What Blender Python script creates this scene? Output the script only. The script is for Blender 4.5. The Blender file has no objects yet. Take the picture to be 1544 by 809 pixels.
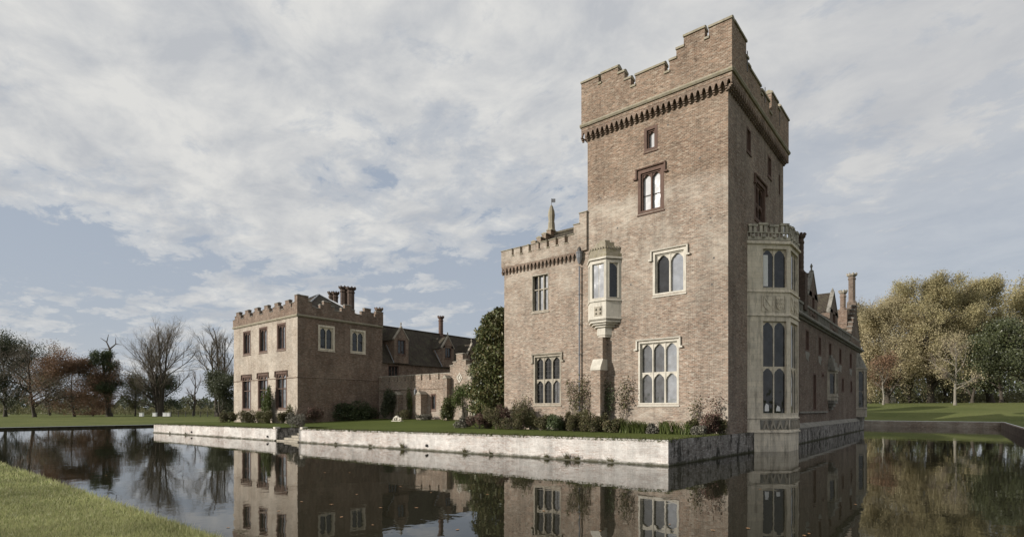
import bpy, math, random
import numpy as np
from mathutils import Vector, Matrix
from mathutils.geometry import tessellate_polygon

# ------------------------------------------------------------------ camera, sky, sun, exposure
sc = bpy.context.scene
F, CX, HY, EYE = 820.0, 772.0, 616.0, 2.6          # surveyed from the photograph (pixels / metres)
TH = math.atan2(674, 820); CT, ST = math.cos(TH), math.sin(TH)
camd = bpy.data.cameras.new('camera'); cam = bpy.data.objects.new('camera', camd)
sc.collection.objects.link(cam); sc.camera = cam
camd.sensor_width = 36; camd.lens = 36 * F / 1544; camd.shift_y = (HY - 404.5) / 1544
camd.clip_start = 0.1; camd.clip_end = 6000
cam.location = (0, 0, EYE); cam.rotation_euler = (math.pi / 2, 0, TH)

SUN_EL, SUN_AZ = 19.5, 33.0                       # sun behind-left: light travels towards (+sin az, +cos az)
sd = bpy.data.lights.new('sun', 'SUN'); sun = bpy.data.objects.new('sun', sd); sc.collection.objects.link(sun)
sd.energy = 5.0; sd.angle = math.radians(0.6); sd.color = (1.0, 0.945, 0.875)
ce, se = math.cos(math.radians(SUN_EL)), math.sin(math.radians(SUN_EL))
sdir = Vector((math.sin(math.radians(SUN_AZ)) * ce, math.cos(math.radians(SUN_AZ)) * ce, -se))
sun.rotation_euler = sdir.to_track_quat('-Z', 'Y').to_euler(); sun.location = (-40, -60, 60)
sc.view_settings.view_transform = 'Standard'; sc.view_settings.look = 'None'
sc.view_settings.exposure = 0.0; sc.view_settings.gamma = 1.0; sc.view_settings.use_curve_mapping = False
sc.cycles.max_bounces = 6; sc.cycles.glossy_bounces = 3; sc.cycles.transparent_max_bounces = 6
sc.cycles.use_denoising = True

world = bpy.data.worlds.new('World'); sc.world = world; world.use_nodes = True
class NT:
    def __init__(s, tree): s.t = tree; s.n = tree.nodes; s.l = tree.links
    def new(s, typ, ins=None, **kw):
        n = s.n.new(typ)
        for k, v in kw.items(): setattr(n, k, v)
        for k, v in (ins or {}).items(): s.set(n, k, v)
        return n
    def set(s, n, k, v):
        i = n.inputs[k]
        if isinstance(v, bpy.types.NodeSocket): s.l.new(v, i)
        elif isinstance(v, bpy.types.Node): s.l.new(v.outputs[0], i)
        else: i.default_value = v
    def math(s, op, a, b=None, c=None, clamp=False):
        n = s.n.new('ShaderNodeMath'); n.operation = op; n.use_clamp = clamp
        for i, v in enumerate((a, b, c)):
            if v is not None: s.set(n, i, v)
        return n.outputs[0]
    def mix(s, fac, a, b, blend='MIX'):
        n = s.n.new('ShaderNodeMix'); n.data_type = 'RGBA'; n.blend_type = blend
        for k, v in ((0, fac), (6, a), (7, b)):
            if isinstance(v, tuple) and len(v) == 3: v = v + (1,)
            s.set(n, k, v)
        return n.outputs[2]
    def ramp(s, fac, stops, interp='LINEAR'):
        n = s.n.new('ShaderNodeValToRGB'); r = n.color_ramp; r.interpolation = interp
        while len(r.elements) > 1: r.elements.remove(r.elements[-1])
        for i, (p, c) in enumerate(stops):
            e = r.elements[0] if i == 0 else r.elements.new(p)
            e.position = p
            if not isinstance(c, tuple): c = (c, c, c)
            e.color = c + (1,) if len(c) == 3 else c
        s.set(n, 0, fac); return n.outputs[0]
    def noise(s, vec, scale, detail=4, rough=0.55, dist=0.0):
        n = s.new('ShaderNodeTexNoise', {'Scale': scale, 'Detail': detail, 'Roughness': rough, 'Distortion': dist})
        if vec is not None: s.set(n, 'Vector', vec)
        return n.outputs[0]
    def mapping(s, vec, scale=(1, 1, 1), loc=(0, 0, 0), rot=(0, 0, 0)):
        n = s.new('ShaderNodeMapping', {'Scale': scale, 'Location': loc, 'Rotation': rot}); s.set(n, 'Vector', vec)
        return n.outputs[0]

w = NT(world.node_tree); w.n.clear()
sky = w.new('ShaderNodeTexSky', sky_type='NISHITA', sun_disc=False, sun_elevation=math.radians(SUN_EL),
            sun_rotation=math.radians(180 + SUN_AZ), air_density=1.0, dust_density=1.5, ozone_density=1.5)
tc = w.new('ShaderNodeTexCoord')
sep = w.new('ShaderNodeSeparateXYZ', {0: tc.outputs['Generated']})
zz = w.math('ADD', w.math('MAXIMUM', sep.outputs[2], 0.0), 0.16)
cx_ = w.math('DIVIDE', sep.outputs[0], zz); cy_ = w.math('DIVIDE', sep.outputs[1], zz)
cv = w.new('ShaderNodeCombineXYZ', {0: cx_, 1: cy_, 2: 0.0}).outputs[0]
cv = w.mapping(cv, rot=(0, 0, 0.5), scale=(1.0, 1.2, 1.0), loc=(3.1, 1.7, 0))
nA = w.math('ADD', w.math('MULTIPLY', w.noise(cv, 1.7, 10, 0.6, 0.2), 0.5), w.math('MULTIPLY', w.noise(cv, 5.5, 9, 0.66, 0.35), 0.5))
nB = w.noise(w.mapping(cv, loc=(9, 4, 2)), 0.42, 3, 0.5)
dens = w.math('ADD', w.math('MULTIPLY', nA, 0.75), w.math('MULTIPLY', nB, 0.5))
# more cloud high up, clearer air low down
hgt = w.ramp(sep.outputs[2], [(0.0, 0.12), (0.10, 0.0), (0.24, 0.0), (0.31, 0.45), (0.40, 0.8), (0.55, 1.0), (1.0, 0.9)])
side = w.math('ADD', w.math('MULTIPLY', sep.outputs[0], CT), w.math('MULTIPLY', sep.outputs[1], ST))
dens = w.math('ADD', dens, w.math('MULTIPLY', w.math('SUBTRACT', hgt, 0.47), 0.21))
mask = w.ramp(dens, [(0.555, 0.0), (0.605, 0.6), (0.67, 1.0)], 'EASE')
shade = w.noise(w.mapping(cv, loc=(0.12, 0.1, 0)), 3.4, 8, 0.62, 0.3)
cloudc = w.mix(w.ramp(shade, [(0.36, 0.0), (0.62, 1.0)]), (5.5, 5.68, 5.95), (8.0, 7.92, 7.65))
blue = w.mix(0.8, sky.outputs[0], (4.35, 4.95, 5.9))
hz = w.ramp(sep.outputs[2], [(0.0, 0.72), (0.13, 0.3), (0.4, 0.0)])
blue = w.mix(hz, blue, (5.6, 5.85, 6.2))
veil = w.math('MULTIPLY', w.ramp(side, [(0.05, 0.0), (0.55, 1.0)]), w.ramp(sep.outputs[2], [(0.15, 0.25), (0.4, 1.0)]))
cloudc = w.mix(w.math('MULTIPLY', veil, 0.55), cloudc, (5.6, 5.65, 5.8))
mask = w.math('MAXIMUM', w.math('MULTIPLY', mask, 0.93), w.math('MULTIPLY', veil, 0.66))
col = w.mix(mask, blue, cloudc)
bg = w.new('ShaderNodeBackground', {'Color': col, 'Strength': 0.094})
w.new('ShaderNodeOutputWorld', {'Surface': bg.outputs[0]})

# ------------------------------------------------------------------ survey: photograph pixel -> point on a known plane
def ray(px): r = (px - CX) / F; return (r * CT - ST, r * ST + CT)
def sX(px, Y): d = ray(px); return d[0] * Y / d[1]
def sZ(px, py, Y): d = ray(px); return EYE + (HY - py) * (Y / d[1]) / F
def eY(px, X): d = ray(px); return d[1] * X / d[0]
def eZ(px, py, X): d = ray(px); return EYE + (HY - py) * (X / d[0]) / F
def gP(px, dep): d = ray(px); return (d[0] * dep, d[1] * dep)

# ------------------------------------------------------------------ builders
class Fr:                                            # a wall's own axes: along, outward, up
    def __init__(s, o, u, n): s.o = Vector(o); s.u = Vector(u); s.n = Vector(n)
    def p(s, u, d, z): return s.o + s.u * u + s.n * d + Vector((0, 0, z))
def FS(Y): return Fr((0, Y, 0), (1, 0, 0), (0, -1, 0))
def FN(Y): return Fr((0, Y, 0), (1, 0, 0), (0, 1, 0))
def FE(X): return Fr((X, 0, 0), (0, 1, 0), (1, 0, 0))
def FW(X): return Fr((X, 0, 0), (0, 1, 0), (-1, 0, 0))

class MB:
    def __init__(s): s.v = []; s.f = []; s.m = []; s.sm = []
    def face(s, pts, mi=0, smooth=False):
        b = len(s.v); s.v += [tuple(p) for p in pts]; s.f.append(tuple(range(b, b + len(pts)))); s.m.append(mi); s.sm.append(smooth)
    def hexa(s, P, mi=0):                            # 8 corners: bottom 4, top 4
        b = len(s.v); s.v += [tuple(p) for p in P]
        for q in ((0, 3, 2, 1), (4, 5, 6, 7), (0, 1, 5, 4), (1, 2, 6, 5), (2, 3, 7, 6), (3, 0, 4, 7)):
            s.f.append(tuple(b + i for i in q)); s.m.append(mi); s.sm.append(False)
    def box(s, fr, u0, u1, d0, d1, z0, z1, mi=0):
        s.hexa([fr.p(u0, d0, z0), fr.p(u0, d1, z0), fr.p(u1, d1, z0), fr.p(u1, d0, z0),
                fr.p(u0, d0, z1), fr.p(u0, d1, z1), fr.p(u1, d1, z1), fr.p(u1, d0, z1)], mi)
    def cap(s, fr, u0, u1, d0, d1, z0, z1, mi=0, rise=0.45):    # weathered coping: ridge along u
        dm = (d0 + d1) / 2; zm = z0 + (z1 - z0) * rise
        s.box(fr, u0, u1, d0, d1, z0, zm, mi)
        A = [fr.p(u0, d0, zm), fr.p(u0, d1, zm), fr.p(u1, d1, zm), fr.p(u1, d0, zm)]
        T = [fr.p(u0 + .02, dm - .05, z1), fr.p(u0 + .02, dm + .05, z1), fr.p(u1 - .02, dm + .05, z1), fr.p(u1 - .02, dm - .05, z1)]
        s.hexa([*A, *T], mi)
    def prism(s, fr, poly, d0, d1, mi=0):            # poly of (u,z), extruded along the normal
        n = len(poly); b = len(s.v)
        s.v += [tuple(fr.p(u, d0, z)) for u, z in poly] + [tuple(fr.p(u, d1, z)) for u, z in poly]
        for i in range(n):
            j = (i + 1) % n; s.f.append((b + i, b + j, b + n + j, b + n + i)); s.m.append(mi); s.sm.append(False)
        tri = tessellate_polygon([[Vector((u, z, 0)) for u, z in poly]])
        for t in tri:
            s.f.append((b + t[0], b + t[1], b + t[2])); s.m.append(mi); s.sm.append(False)
            s.f.append((b + n + t[2], b + n + t[1], b + n + t[0])); s.m.append(mi); s.sm.append(False)
    def column(s, poly, z0, z1, mi=0, poly2=None):   # plan polygon (x,y) extruded up, optionally to another polygon
        n = len(poly); b = len(s.v); q = poly2 or poly
        s.v += [(x, y, z0) for x, y in poly] + [(x, y, z1) for x, y in q]
        for i in range(n):
            j = (i + 1) % n; s.f.append((b + i, b + j, b + n + j, b + n + i)); s.m.append(mi); s.sm.append(False)
        s.f.append(tuple(range(b + n, b + 2 * n))); s.m.append(mi); s.sm.append(False)
        s.f.append(tuple(reversed(range(b, b + n)))); s.m.append(mi); s.sm.append(False)
    def lathe(s, x, y, prof, n=12, mi=0, smooth=True, rot=0.0):
        b = len(s.v)
        for r, z in prof:
            for k in range(n):
                a = rot + 2 * math.pi * k / n; s.v.append((x + r * math.cos(a), y + r * math.sin(a), z))
        for i in range(len(prof) - 1):
            for k in range(n):
                k2 = (k + 1) % n
                s.f.append((b + i * n + k, b + i * n + k2, b + (i + 1) * n + k2, b + (i + 1) * n + k)); s.m.append(mi); s.sm.append(smooth)
        s.f.append(tuple(b + (len(prof) - 1) * n + k for k in range(n))); s.m.append(mi); s.sm.append(False)
    def tube(s, pts, rad, n=6, mi=0):
        pts = [Vector(p) for p in pts]
        if not hasattr(rad, '__len__'): rad = [rad] * len(pts)
        b = len(s.v)
        for i, p in enumerate(pts):
            d = (pts[min(i + 1, len(pts) - 1)] - pts[max(i - 1, 0)]).normalized()
            a = d.cross(Vector((0, 0, 1)) if abs(d.z) < .9 else Vector((1, 0, 0))).normalized(); c = d.cross(a)
            for k in range(n):
                t = 2 * math.pi * k / n; s.v.append(tuple(p + (a * math.cos(t) + c * math.sin(t)) * rad[i]))
        for i in range(len(pts) - 1):
            for k in range(n):
                k2 = (k + 1) % n
                s.f.append((b + i * n + k, b + i * n + k2, b + (i + 1) * n + k2, b + (i + 1) * n + k)); s.m.append(mi); s.sm.append(True)
        s.f.append(tuple(b + k for k in range(n))); s.m.append(mi); s.sm.append(False)
        s.f.append(tuple(b + (len(pts) - 1) * n + k for k in range(n))); s.m.append(mi); s.sm.append(False)
    def facade(s, fr, u0, u1, z0, z1, holes=(), rec=0.3, mi=0):
        us = sorted({u0, u1, *[h[0] for h in holes], *[h[1] for h in holes]})
        zs = sorted({z0, z1, *[h[2] for h in holes], *[h[3] for h in holes]})
        for a, b_ in zip(us, us[1:]):
            for c, d in zip(zs, zs[1:]):
                um, zm = (a + b_) / 2, (c + d) / 2
                if any(h[0] < um < h[1] and h[2] < zm < h[3] for h in holes): continue
                s.face([fr.p(a, 0, c), fr.p(b_, 0, c), fr.p(b_, 0, d), fr.p(a, 0, d)], mi)
        for a, b_, c, d in [h[:4] for h in holes]:
            P = [(a, c), (b_, c), (b_, d), (a, d)]
            for i in range(4):
                p, q = P[i], P[(i + 1) % 4]
                s.face([fr.p(p[0], 0, p[1]), fr.p(q[0], 0, q[1]), fr.p(q[0], -rec, q[1]), fr.p(p[0], -rec, p[1])], mi)
    def build(s, name, mats, parent=None):
        return mesh_obj(name, s.v, s.f, mats, parent, s.m, s.sm)

def chunks(mb, name, mat, parent, k=16):
    for a in range(0, len(mb.v), k):
        c = MB(); c.v = mb.v[a:a + k]
        for f, m_, s_ in zip(mb.f, mb.m, mb.sm):
            if a <= f[0] < a + k: c.f.append(tuple(i - a for i in f)); c.m.append(m_); c.sm.append(s_)
        c.build(name, mat, parent)
def wloc(o):
    v = Vector((0, 0, 0))
    while o is not None: v += o.location; o = o.parent
    return v
def mesh_obj(name, v, f, mats, parent=None, mi=None, sm=None, fixn=True):
    me = bpy.data.meshes.new(name); off = wloc(parent)
    v = np.array(v, dtype=float) - np.array(off)
    me.from_pydata(v.tolist(), [], f)
    if not isinstance(mats, (list, tuple)): mats = [mats]
    for m in mats: me.materials.append(m)
    if mi is not None: me.polygons.foreach_set('material_index', mi)
    if sm is not None: me.polygons.foreach_set('use_smooth', sm)
    uv = me.uv_layers.new(name='UVMap').data
    ox, oy, oz = off
    for p in me.polygons:
        nx, ny, nz = p.normal
        for li in p.loop_indices:
            c = me.vertices[me.loops[li].vertex_index].co
            X, Y, Z = c.x + ox, c.y + oy, c.z + oz
            if abs(nz) > .75: uv[li].uv = (X, Y)
            else:
                h = math.hypot(nx, ny) or 1
                uv[li].uv = ((-ny * X + nx * Y) / h, Z / max(math.sqrt(max(1 - nz * nz, .01)), .3))
    me.update()
    o = bpy.data.objects.new(name, me); sc.collection.objects.link(o); o.parent = parent
    return o
def thing(name, label, cat, loc=(0, 0, 0), group=None):
    o = bpy.data.objects.new(name, None); sc.collection.objects.link(o); o.location = loc
    o.empty_display_size = 0.5; tag(o, label, cat, group); return o
def tag(o, label, cat, group=None):
    o['label'] = label; o['category'] = cat
    if group: o['group'] = group
    return o
def kind(o, k): o['kind'] = k; return o

# ------------------------------------------------------------------ materials
MATS = {}
def newmat(name):
    m = bpy.data.materials.new(name); m.use_nodes = True; n = NT(m.node_tree); n.n.clear(); MATS[name] = m
    return m, n
def finish(n, base, rough=0.85, bump=None, bstr=0.3, bdist=0.02, spec=0.3, **kw):
    b = n.new('ShaderNodeBsdfPrincipled')
    n.set(b, 'Base Color', base if not isinstance(base, tuple) else base + (1,)); n.set(b, 'Roughness', rough)
    n.set(b, 'Specular IOR Level', spec)
    for k, v in kw.items(): n.set(b, k.replace('_', ' '), v)
    if bump is not None:
        bp = n.new('ShaderNodeBump', {'Strength': bstr, 'Distance': bdist, 'Height': bump}); n.set(b, 'Normal', bp.outputs[0])
    n.new('ShaderNodeOutputMaterial', {'Surface': b.outputs[0]}); return b
def brick(name, c1, c2, mortar, pale=None, palea=0.0, palez=None, dark=(0.085, 0.06, 0.047), darka=0.62, stain=0.0, moss=0.0, top=None):
    m, n = newmat(name)
    uv = n.new('ShaderNodeTexCoord').outputs['UV']; ob = n.new('ShaderNodeNewGeometry').outputs['Position']
    br = n.new('ShaderNodeTexBrick', {'Scale': 1.0, 'Brick Width': 0.245, 'Row Height': 0.085, 'Mortar Size': 0.012,
               'Mortar Smooth': 0.3, 'Bias': -0.1, 'Color1': c1 + (1,), 'Color2': c2 + (1,), 'Mortar': mortar + (1,)})
    br.offset = 0.5
    wob = n.noise(uv, 1.2, 2); uvw = n.new('ShaderNodeVectorMath', operation='ADD'); n.set(uvw, 0, uv)
    cw = n.new('ShaderNodeCombineXYZ', {1: n.math('MULTIPLY', wob, 0.03)}); n.set(uvw, 1, cw.outputs[0])
    n.set(br, 'Vector', uvw.outputs[0])
    col = br.outputs[0]
    cell = n.noise(n.mapping(uv, scale=(3.4, 9.0, 1)), 1.0, 2, 0.7)          # odd burnt and pale bricks
    col = n.mix(n.ramp(cell, [(0.54, 0.0), (0.64, darka)]), col, dark)
    pb = n.noise(n.mapping(uv, scale=(2.8, 9.0, 1), loc=(7, 3, 0)), 1.0, 2, 0.7)
    col = n.mix(n.ramp(pb, [(0.54, 0.0), (0.63, 0.65)]), col, pale or tuple(min(1, c * 1.6) for c in c1))
    if palea > 0:
        big = n.noise(n.mapping(ob, scale=(0.35, 0.35, 0.55)), 1.0, 5, 0.65)
        f = n.ramp(big, [(0.42, 0.0), (0.62, palea)])
        if palez:
            z = n.new('ShaderNodeSeparateXYZ', {0: ob}).outputs[2]
            zr = n.ramp(n.math('DIVIDE', z, 26.0), [(p / 26.0, v) for p, v in palez])
            f = n.math('MULTIPLY', f, zr)
            base_ = n.math('MULTIPLY', zr, 0.15)
            f = n.math('ADD', f, base_, clamp=True)
        fine = n.noise(n.mapping(uv, scale=(2.2, 6, 1)), 1.0, 4, 0.7)
        f = n.math('MULTIPLY', f, n.ramp(fine, [(0.3, 0.35), (0.6, 1.0)]))
        col = n.mix(f, col, pale)
    if stain > 0:
        st = n.noise(n.mapping(ob, scale=(2.2, 2.2, 1.1), loc=(3, 3, 3)), 1.0, 7, 0.75)
        col = n.mix(n.ramp(st, [(0.48, 0.0), (0.6, stain)]), col, (0.035, 0.033, 0.026))
    if moss > 0:
        z = n.new('ShaderNodeSeparateXYZ', {0: ob}).outputs[2]
        mn = n.noise(n.mapping(ob, scale=(2.5, 2.5, 2.5)), 1.0, 5, 0.7)
        zz2 = n.math('ADD', z, n.math('MULTIPLY', n.math('SUBTRACT', mn, 0.5), 0.35))
        col = n.mix(n.ramp(zz2, [(0.02, moss), (0.08, moss * 0.7), (0.15, 0.0)]), col, (0.05, 0.05, 0.025))
    mid = n.noise(n.mapping(uv, scale=(1.5, 3.0, 1), loc=(2, 8, 0)), 1.0, 5, 0.72)
    col = n.mix(1.0, col, n.ramp(mid, [(0.32, 0.86), (0.68, 1.14)]), 'MULTIPLY')
    run = n.noise(n.mapping(ob, scale=(1.1, 1.1, 0.07), loc=(5, 2, 1)), 1.0, 5, 0.7)
    col = n.mix(1.0, col, n.ramp(run, [(0.34, 0.80), (0.5, 1.0), (0.7, 1.08)]), 'MULTIPLY')
    if top:
        zc = n.new('ShaderNodeSeparateXYZ', {0: ob}).outputs[2]; tn = n.noise(n.mapping(ob, scale=(.5, .5, .5)), 1.0, 3)
        zc = n.math('ADD', zc, n.math('MULTIPLY', tn, 1.6))
        col = n.mix(n.ramp(n.math('DIVIDE', zc, 26.0), [((top + .4) / 26, 0.0), ((top + 1.0) / 26, 1.0)]), col, n.mix(1.0, col, (0.86, 0.82, 0.78), 'MULTIPLY'))
    hue = n.noise(n.mapping(ob, loc=(11, 5, 2)), 0.5, 4, 0.6)
    col = n.mix(1.0, col, n.ramp(hue, [(0.3, 0.84), (0.7, 1.12)]), 'MULTIPLY')
    grime = n.noise(uv, 16, 3, 0.7)
    col = n.mix(1.0, col, n.ramp(grime, [(0.25, 0.80), (0.75, 1.14)]), 'MULTIPLY')
    h = n.math('ADD', n.math('MULTIPLY', n.math('SUBTRACT', 1.0, br.outputs[1]), 0.7), n.math('MULTIPLY', grime, 0.9))
    finish(n, col, 0.9, h, 0.6, 0.012, 0.15)
    return m
def stone(name, c1, c2, dirt=(0.10, 0.095, 0.08), dirta=0.6, scale=1.0, lichen=None, joints=False):
    m, n = newmat(name)
    ob = n.new('ShaderNodeNewGeometry').outputs['Position']
    a = n.noise(ob, 1.7 * scale, 6, 0.65); b = n.noise(n.mapping(ob, scale=(3, 3, 0.8)), 1.4 * scale, 6, 0.7)
    col = n.mix(n.ramp(a, [(0.35, 0.0), (0.65, 1.0)]), c1, c2)
    col = n.mix(n.ramp(b, [(0.5, 0.0), (0.72, dirta)]), col, dirt)
    if lichen:
        l = n.noise(ob, 5.0 * scale, 6, 0.7); col = n.mix(n.ramp(l, [(0.5, 0.0), (0.62, 0.7)]), col, lichen)
    g = n.noise(ob, 18, 4, 0.7)
    if joints:
        uv = n.new('ShaderNodeTexCoord').outputs['UV']
        jt = n.new('ShaderNodeTexBrick', {'Scale': 1.0, 'Brick Width': 0.62, 'Row Height': 0.33, 'Mortar Size': 0.012, 'Color1': (1.05, 1.04, 1.02, 1), 'Color2': (0.94, 0.94, 0.94, 1), 'Mortar': (0.84, 0.83, 0.8, 1)})
        n.set(jt, 'Vector', uv); col = n.mix(1.0, col, jt.outputs[0], 'MULTIPLY')
        rn = n.noise(n.mapping(ob, scale=(3.2, 3.2, 0.25), loc=(4, 1, 7)), 1.0, 6, 0.7)
        col = n.mix(1.0, col, n.ramp(rn, [(0.34, 0.6), (0.46, 1.0), (0.75, 1.06)]), 'MULTIPLY')
    col = n.mix(1.0, col, n.ramp(g, [(0.25, 0.86), (0.75, 1.1)]), 'MULTIPLY')
    finish(n, col, 0.85, g, 0.5, 0.01, 0.2); return m
def plain(name, c, rough=0.6, spec=0.4, var=0.25, scale=6.0, **kw):
    m, n = newmat(name); ob = n.new('ShaderNodeNewGeometry').outputs['Position']
    g = n.noise(ob, scale, 5, 0.65)
    col = n.mix(1.0, c, n.ramp(g, [(0.25, 1 - var), (0.75, 1 + var)]), 'MULTIPLY')
    finish(n, col, rough, g, 0.25, 0.01, spec, **kw); return m
def glass(name, c, spec=0.9, rough=0.04, ior=1.55, var=0.5):
    m, n = newmat(name); ob = n.new('ShaderNodeNewGeometry').outputs['Position']
    g = n.noise(ob, 1.6, 2, 0.5)
    uv = n.new('ShaderNodeTexCoord').outputs['UV']
    sn = n.new('ShaderNodeVectorMath', operation='SNAP'); n.set(sn, 0, uv); sn.inputs[1].default_value = (.17, .24, 1)
    wn = n.new('ShaderNodeTexWhiteNoise', noise_dimensions='3D'); n.set(wn, 'Vector', sn.outputs[0])
    sb = n.new('ShaderNodeVectorMath', operation='SUBTRACT'); n.set(sb, 0, wn.outputs['Color']); sb.inputs[1].default_value = (.5, .5, .5)
    sl_ = n.new('ShaderNodeVectorMath', operation='SCALE'); n.set(sl_, 0, sb.outputs[0]); sl_.inputs['Scale'].default_value = .03
    wob = n.new('ShaderNodeTexNoise', {'Scale': 2.2, 'Detail': 2.0}); n.set(wob, 'Vector', ob)
    sb2 = n.new('ShaderNodeVectorMath', operation='SUBTRACT'); n.set(sb2, 0, wob.outputs['Color']); sb2.inputs[1].default_value = (.5, .5, .5)
    sl2 = n.new('ShaderNodeVectorMath', operation='SCALE'); n.set(sl2, 0, sb2.outputs[0]); sl2.inputs['Scale'].default_value = .10
    ad = n.new('ShaderNodeVectorMath', operation='ADD'); n.set(ad, 0, sl_.outputs[0]); n.set(ad, 1, sl2.outputs[0])
    ad2 = n.new('ShaderNodeVectorMath', operation='ADD'); n.set(ad2, 0, ad.outputs[0]); n.set(ad2, 1, n.new('ShaderNodeNewGeometry').outputs['Normal'])
    nm = n.new('ShaderNodeVectorMath', operation='NORMALIZE'); n.set(nm, 0, ad2.outputs[0])
    col = n.mix(1.0, c, n.ramp(g, [(0.3, 1 - var), (0.7, 1 + var)]), 'MULTIPLY')
    col = n.mix(1.0, col, n.ramp(wn.outputs[0], [(0.0, 1 - var * .5), (1.0, 1 + var * .5)]), 'MULTIPLY')
    b = finish(n, col, rough, None, spec=spec, IOR=ior); n.set(b, 'Normal', nm.outputs[0]); return m
def roofmat(name, c1, c2):
    m, n = newmat(name); uv = n.new('ShaderNodeTexCoord').outputs['UV']; ob = n.new('ShaderNodeNewGeometry').outputs['Position']
    br = n.new('ShaderNodeTexBrick', {'Scale': 1.0, 'Brick Width': 0.28, 'Row Height': 0.22, 'Mortar Size': 0.02,
               'Color1': c1 + (1,), 'Color2': c2 + (1,), 'Mortar': (0.015, 0.013, 0.012, 1)})
    n.set(br, 'Vector', uv)
    l = n.noise(ob, 1.1, 6, 0.7)
    col = n.mix(n.ramp(l, [(0.45, 0.0), (0.65, 0.6)]), br.outputs[0], (0.09, 0.085, 0.055))
    finish(n, col, 0.9, br.outputs[1], -0.5, 0.03, 0.15); return m
def leafmat(name, cols, trans=0.25, rough=0.55, spec=0.25, nscale=0.35, bright=1.0):
    m, n = newmat(name); g = n.new('ShaderNodeNewGeometry')
    k = len(cols)
    c = n.ramp(g.outputs['Random Per Island'], [(i / max(k - 1, 1), tuple(x * bright for x in c_)) for i, c_ in enumerate(cols)])
    cl = n.noise(g.outputs['Position'], nscale, 3, 0.6)
    c = n.mix(1.0, c, n.ramp(cl, [(0.3, 0.66), (0.7, 1.36)]), 'MULTIPLY')
    b = n.new('ShaderNodeBsdfPrincipled', {'Base Color': c, 'Roughness': rough, 'Specular IOR Level': spec})
    t = n.new('ShaderNodeBsdfTranslucent', {'Color': c})
    mx = n.new('ShaderNodeMixShader', {0: trans, 1: b.outputs[0], 2: t.outputs[0]})
    n.new('ShaderNodeOutputMaterial', {'Surface': mx.outputs[0]}); return m

M_BR = brick('tower_brick', (0.30, 0.20, 0.145), (0.135, 0.098, 0.074), (0.36, 0.315, 0.255), pale=(0.47, 0.42, 0.35), palea=0.75,
             palez=[(0, 1.0), (2.2, 1.0), (3.2, 0.35), (8, 0.3), (10, 0.65), (12, 1.0), (15.6, 0.9), (16.4, 0.2), (26, 0.08)], top=16.2)
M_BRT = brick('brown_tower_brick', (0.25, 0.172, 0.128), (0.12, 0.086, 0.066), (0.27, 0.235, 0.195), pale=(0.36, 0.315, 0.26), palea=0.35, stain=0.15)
M_SOOT = brick('sooty_brick', (0.10, 0.066, 0.05), (0.065, 0.045, 0.036), (0.11, 0.09, 0.075), pale=(0.15, 0.12, 0.10), palea=0.2)
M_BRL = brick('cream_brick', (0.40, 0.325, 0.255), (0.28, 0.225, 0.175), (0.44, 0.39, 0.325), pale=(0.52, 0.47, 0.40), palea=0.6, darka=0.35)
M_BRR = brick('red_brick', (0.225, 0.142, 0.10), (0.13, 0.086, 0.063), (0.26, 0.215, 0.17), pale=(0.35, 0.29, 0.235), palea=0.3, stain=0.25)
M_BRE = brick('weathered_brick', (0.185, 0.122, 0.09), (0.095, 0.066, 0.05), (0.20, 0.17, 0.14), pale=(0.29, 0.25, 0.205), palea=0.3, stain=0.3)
M_WASH = brick('limewashed_brick', (0.52, 0.48, 0.44), (0.40, 0.31, 0.26), (0.60, 0.57, 0.53), pale=(0.66, 0.635, 0.59), palea=0.9, darka=0.4, dark=(.24, .18, .145), stain=0.15, moss=0.9)
M_WASHD = brick('stained_limewashed_brick', (0.24, 0.22, 0.195), (0.12, 0.105, 0.09), (0.25, 0.23, 0.21), pale=(0.46, 0.44, 0.41), palea=0.6, darka=0.6, stain=0.95, moss=0.95)
M_ST = stone('pale_stone', (0.60, 0.56, 0.48), (0.50, 0.465, 0.395), dirt=(.17,.16,.13), dirta=0.4)
M_COP = stone('lichened_coping', (0.34, 0.305, 0.235), (0.25, 0.22, 0.165), dirta=0.5, lichen=(0.24, 0.215, 0.125))
M_STD = stone('weathered_stone', (0.40, 0.36, 0.29), (0.31, 0.275, 0.22), dirt=(0.07, 0.065, 0.055), dirta=0.75)
M_STB = stone('bay_stone', (0.74, 0.665, 0.54), (0.60, 0.535, 0.43), dirt=(0.20, 0.185, 0.155), dirta=0.65, joints=True)
M_STP = stone('parapet_stone', (0.50, 0.46, 0.38), (0.34, 0.32, 0.27), dirt=(0.09, 0.085, 0.075), dirta=0.8, joints=True)
M_STX = stone('blackened_stone', (0.20, 0.19, 0.165), (0.30, 0.28, 0.24), dirt=(0.04, 0.04, 0.035), dirta=0.9)
M_TC = stone('terracotta', (0.155, 0.10, 0.078), (0.11, 0.072, 0.057), dirt=(0.05, 0.035, 0.03), dirta=0.5)
M_ROOF = roofmat('old_tiles', (0.075, 0.06, 0.045), (0.055, 0.045, 0.036))
M_LEAD = plain('lead', (0.30, 0.31, 0.32), 0.55, 0.5, 0.2)
M_PIPE = plain('painted_iron', (0.16, 0.165, 0.175), 0.45, 0.5, 0.2)
M_GD = glass('dark_glass', (0.022, 0.023, 0.024), 0.6, 0.05, 1.5)
M_GS = glass('sky_glass', (0.22, 0.23, 0.245), 1.0, 0.06, 2.0, 0.25)
M_GM = glass('grey_glass', (0.06, 0.063, 0.067), 1.0, 0.05, 1.8, 0.4)
M_GB = glass('blind_glass', (0.52, 0.52, 0.52), 0.6, 0.1, 1.5, 0.06)
M_FR = plain('dark_window_bars', (0.05, 0.045, 0.04), 0.6)
M_WHITE = plain('white_paint', (0.75, 0.75, 0.73), 0.6, 0.3, 0.08)
GL = [M_GD, M_GS, M_GM, M_GB]
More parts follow.
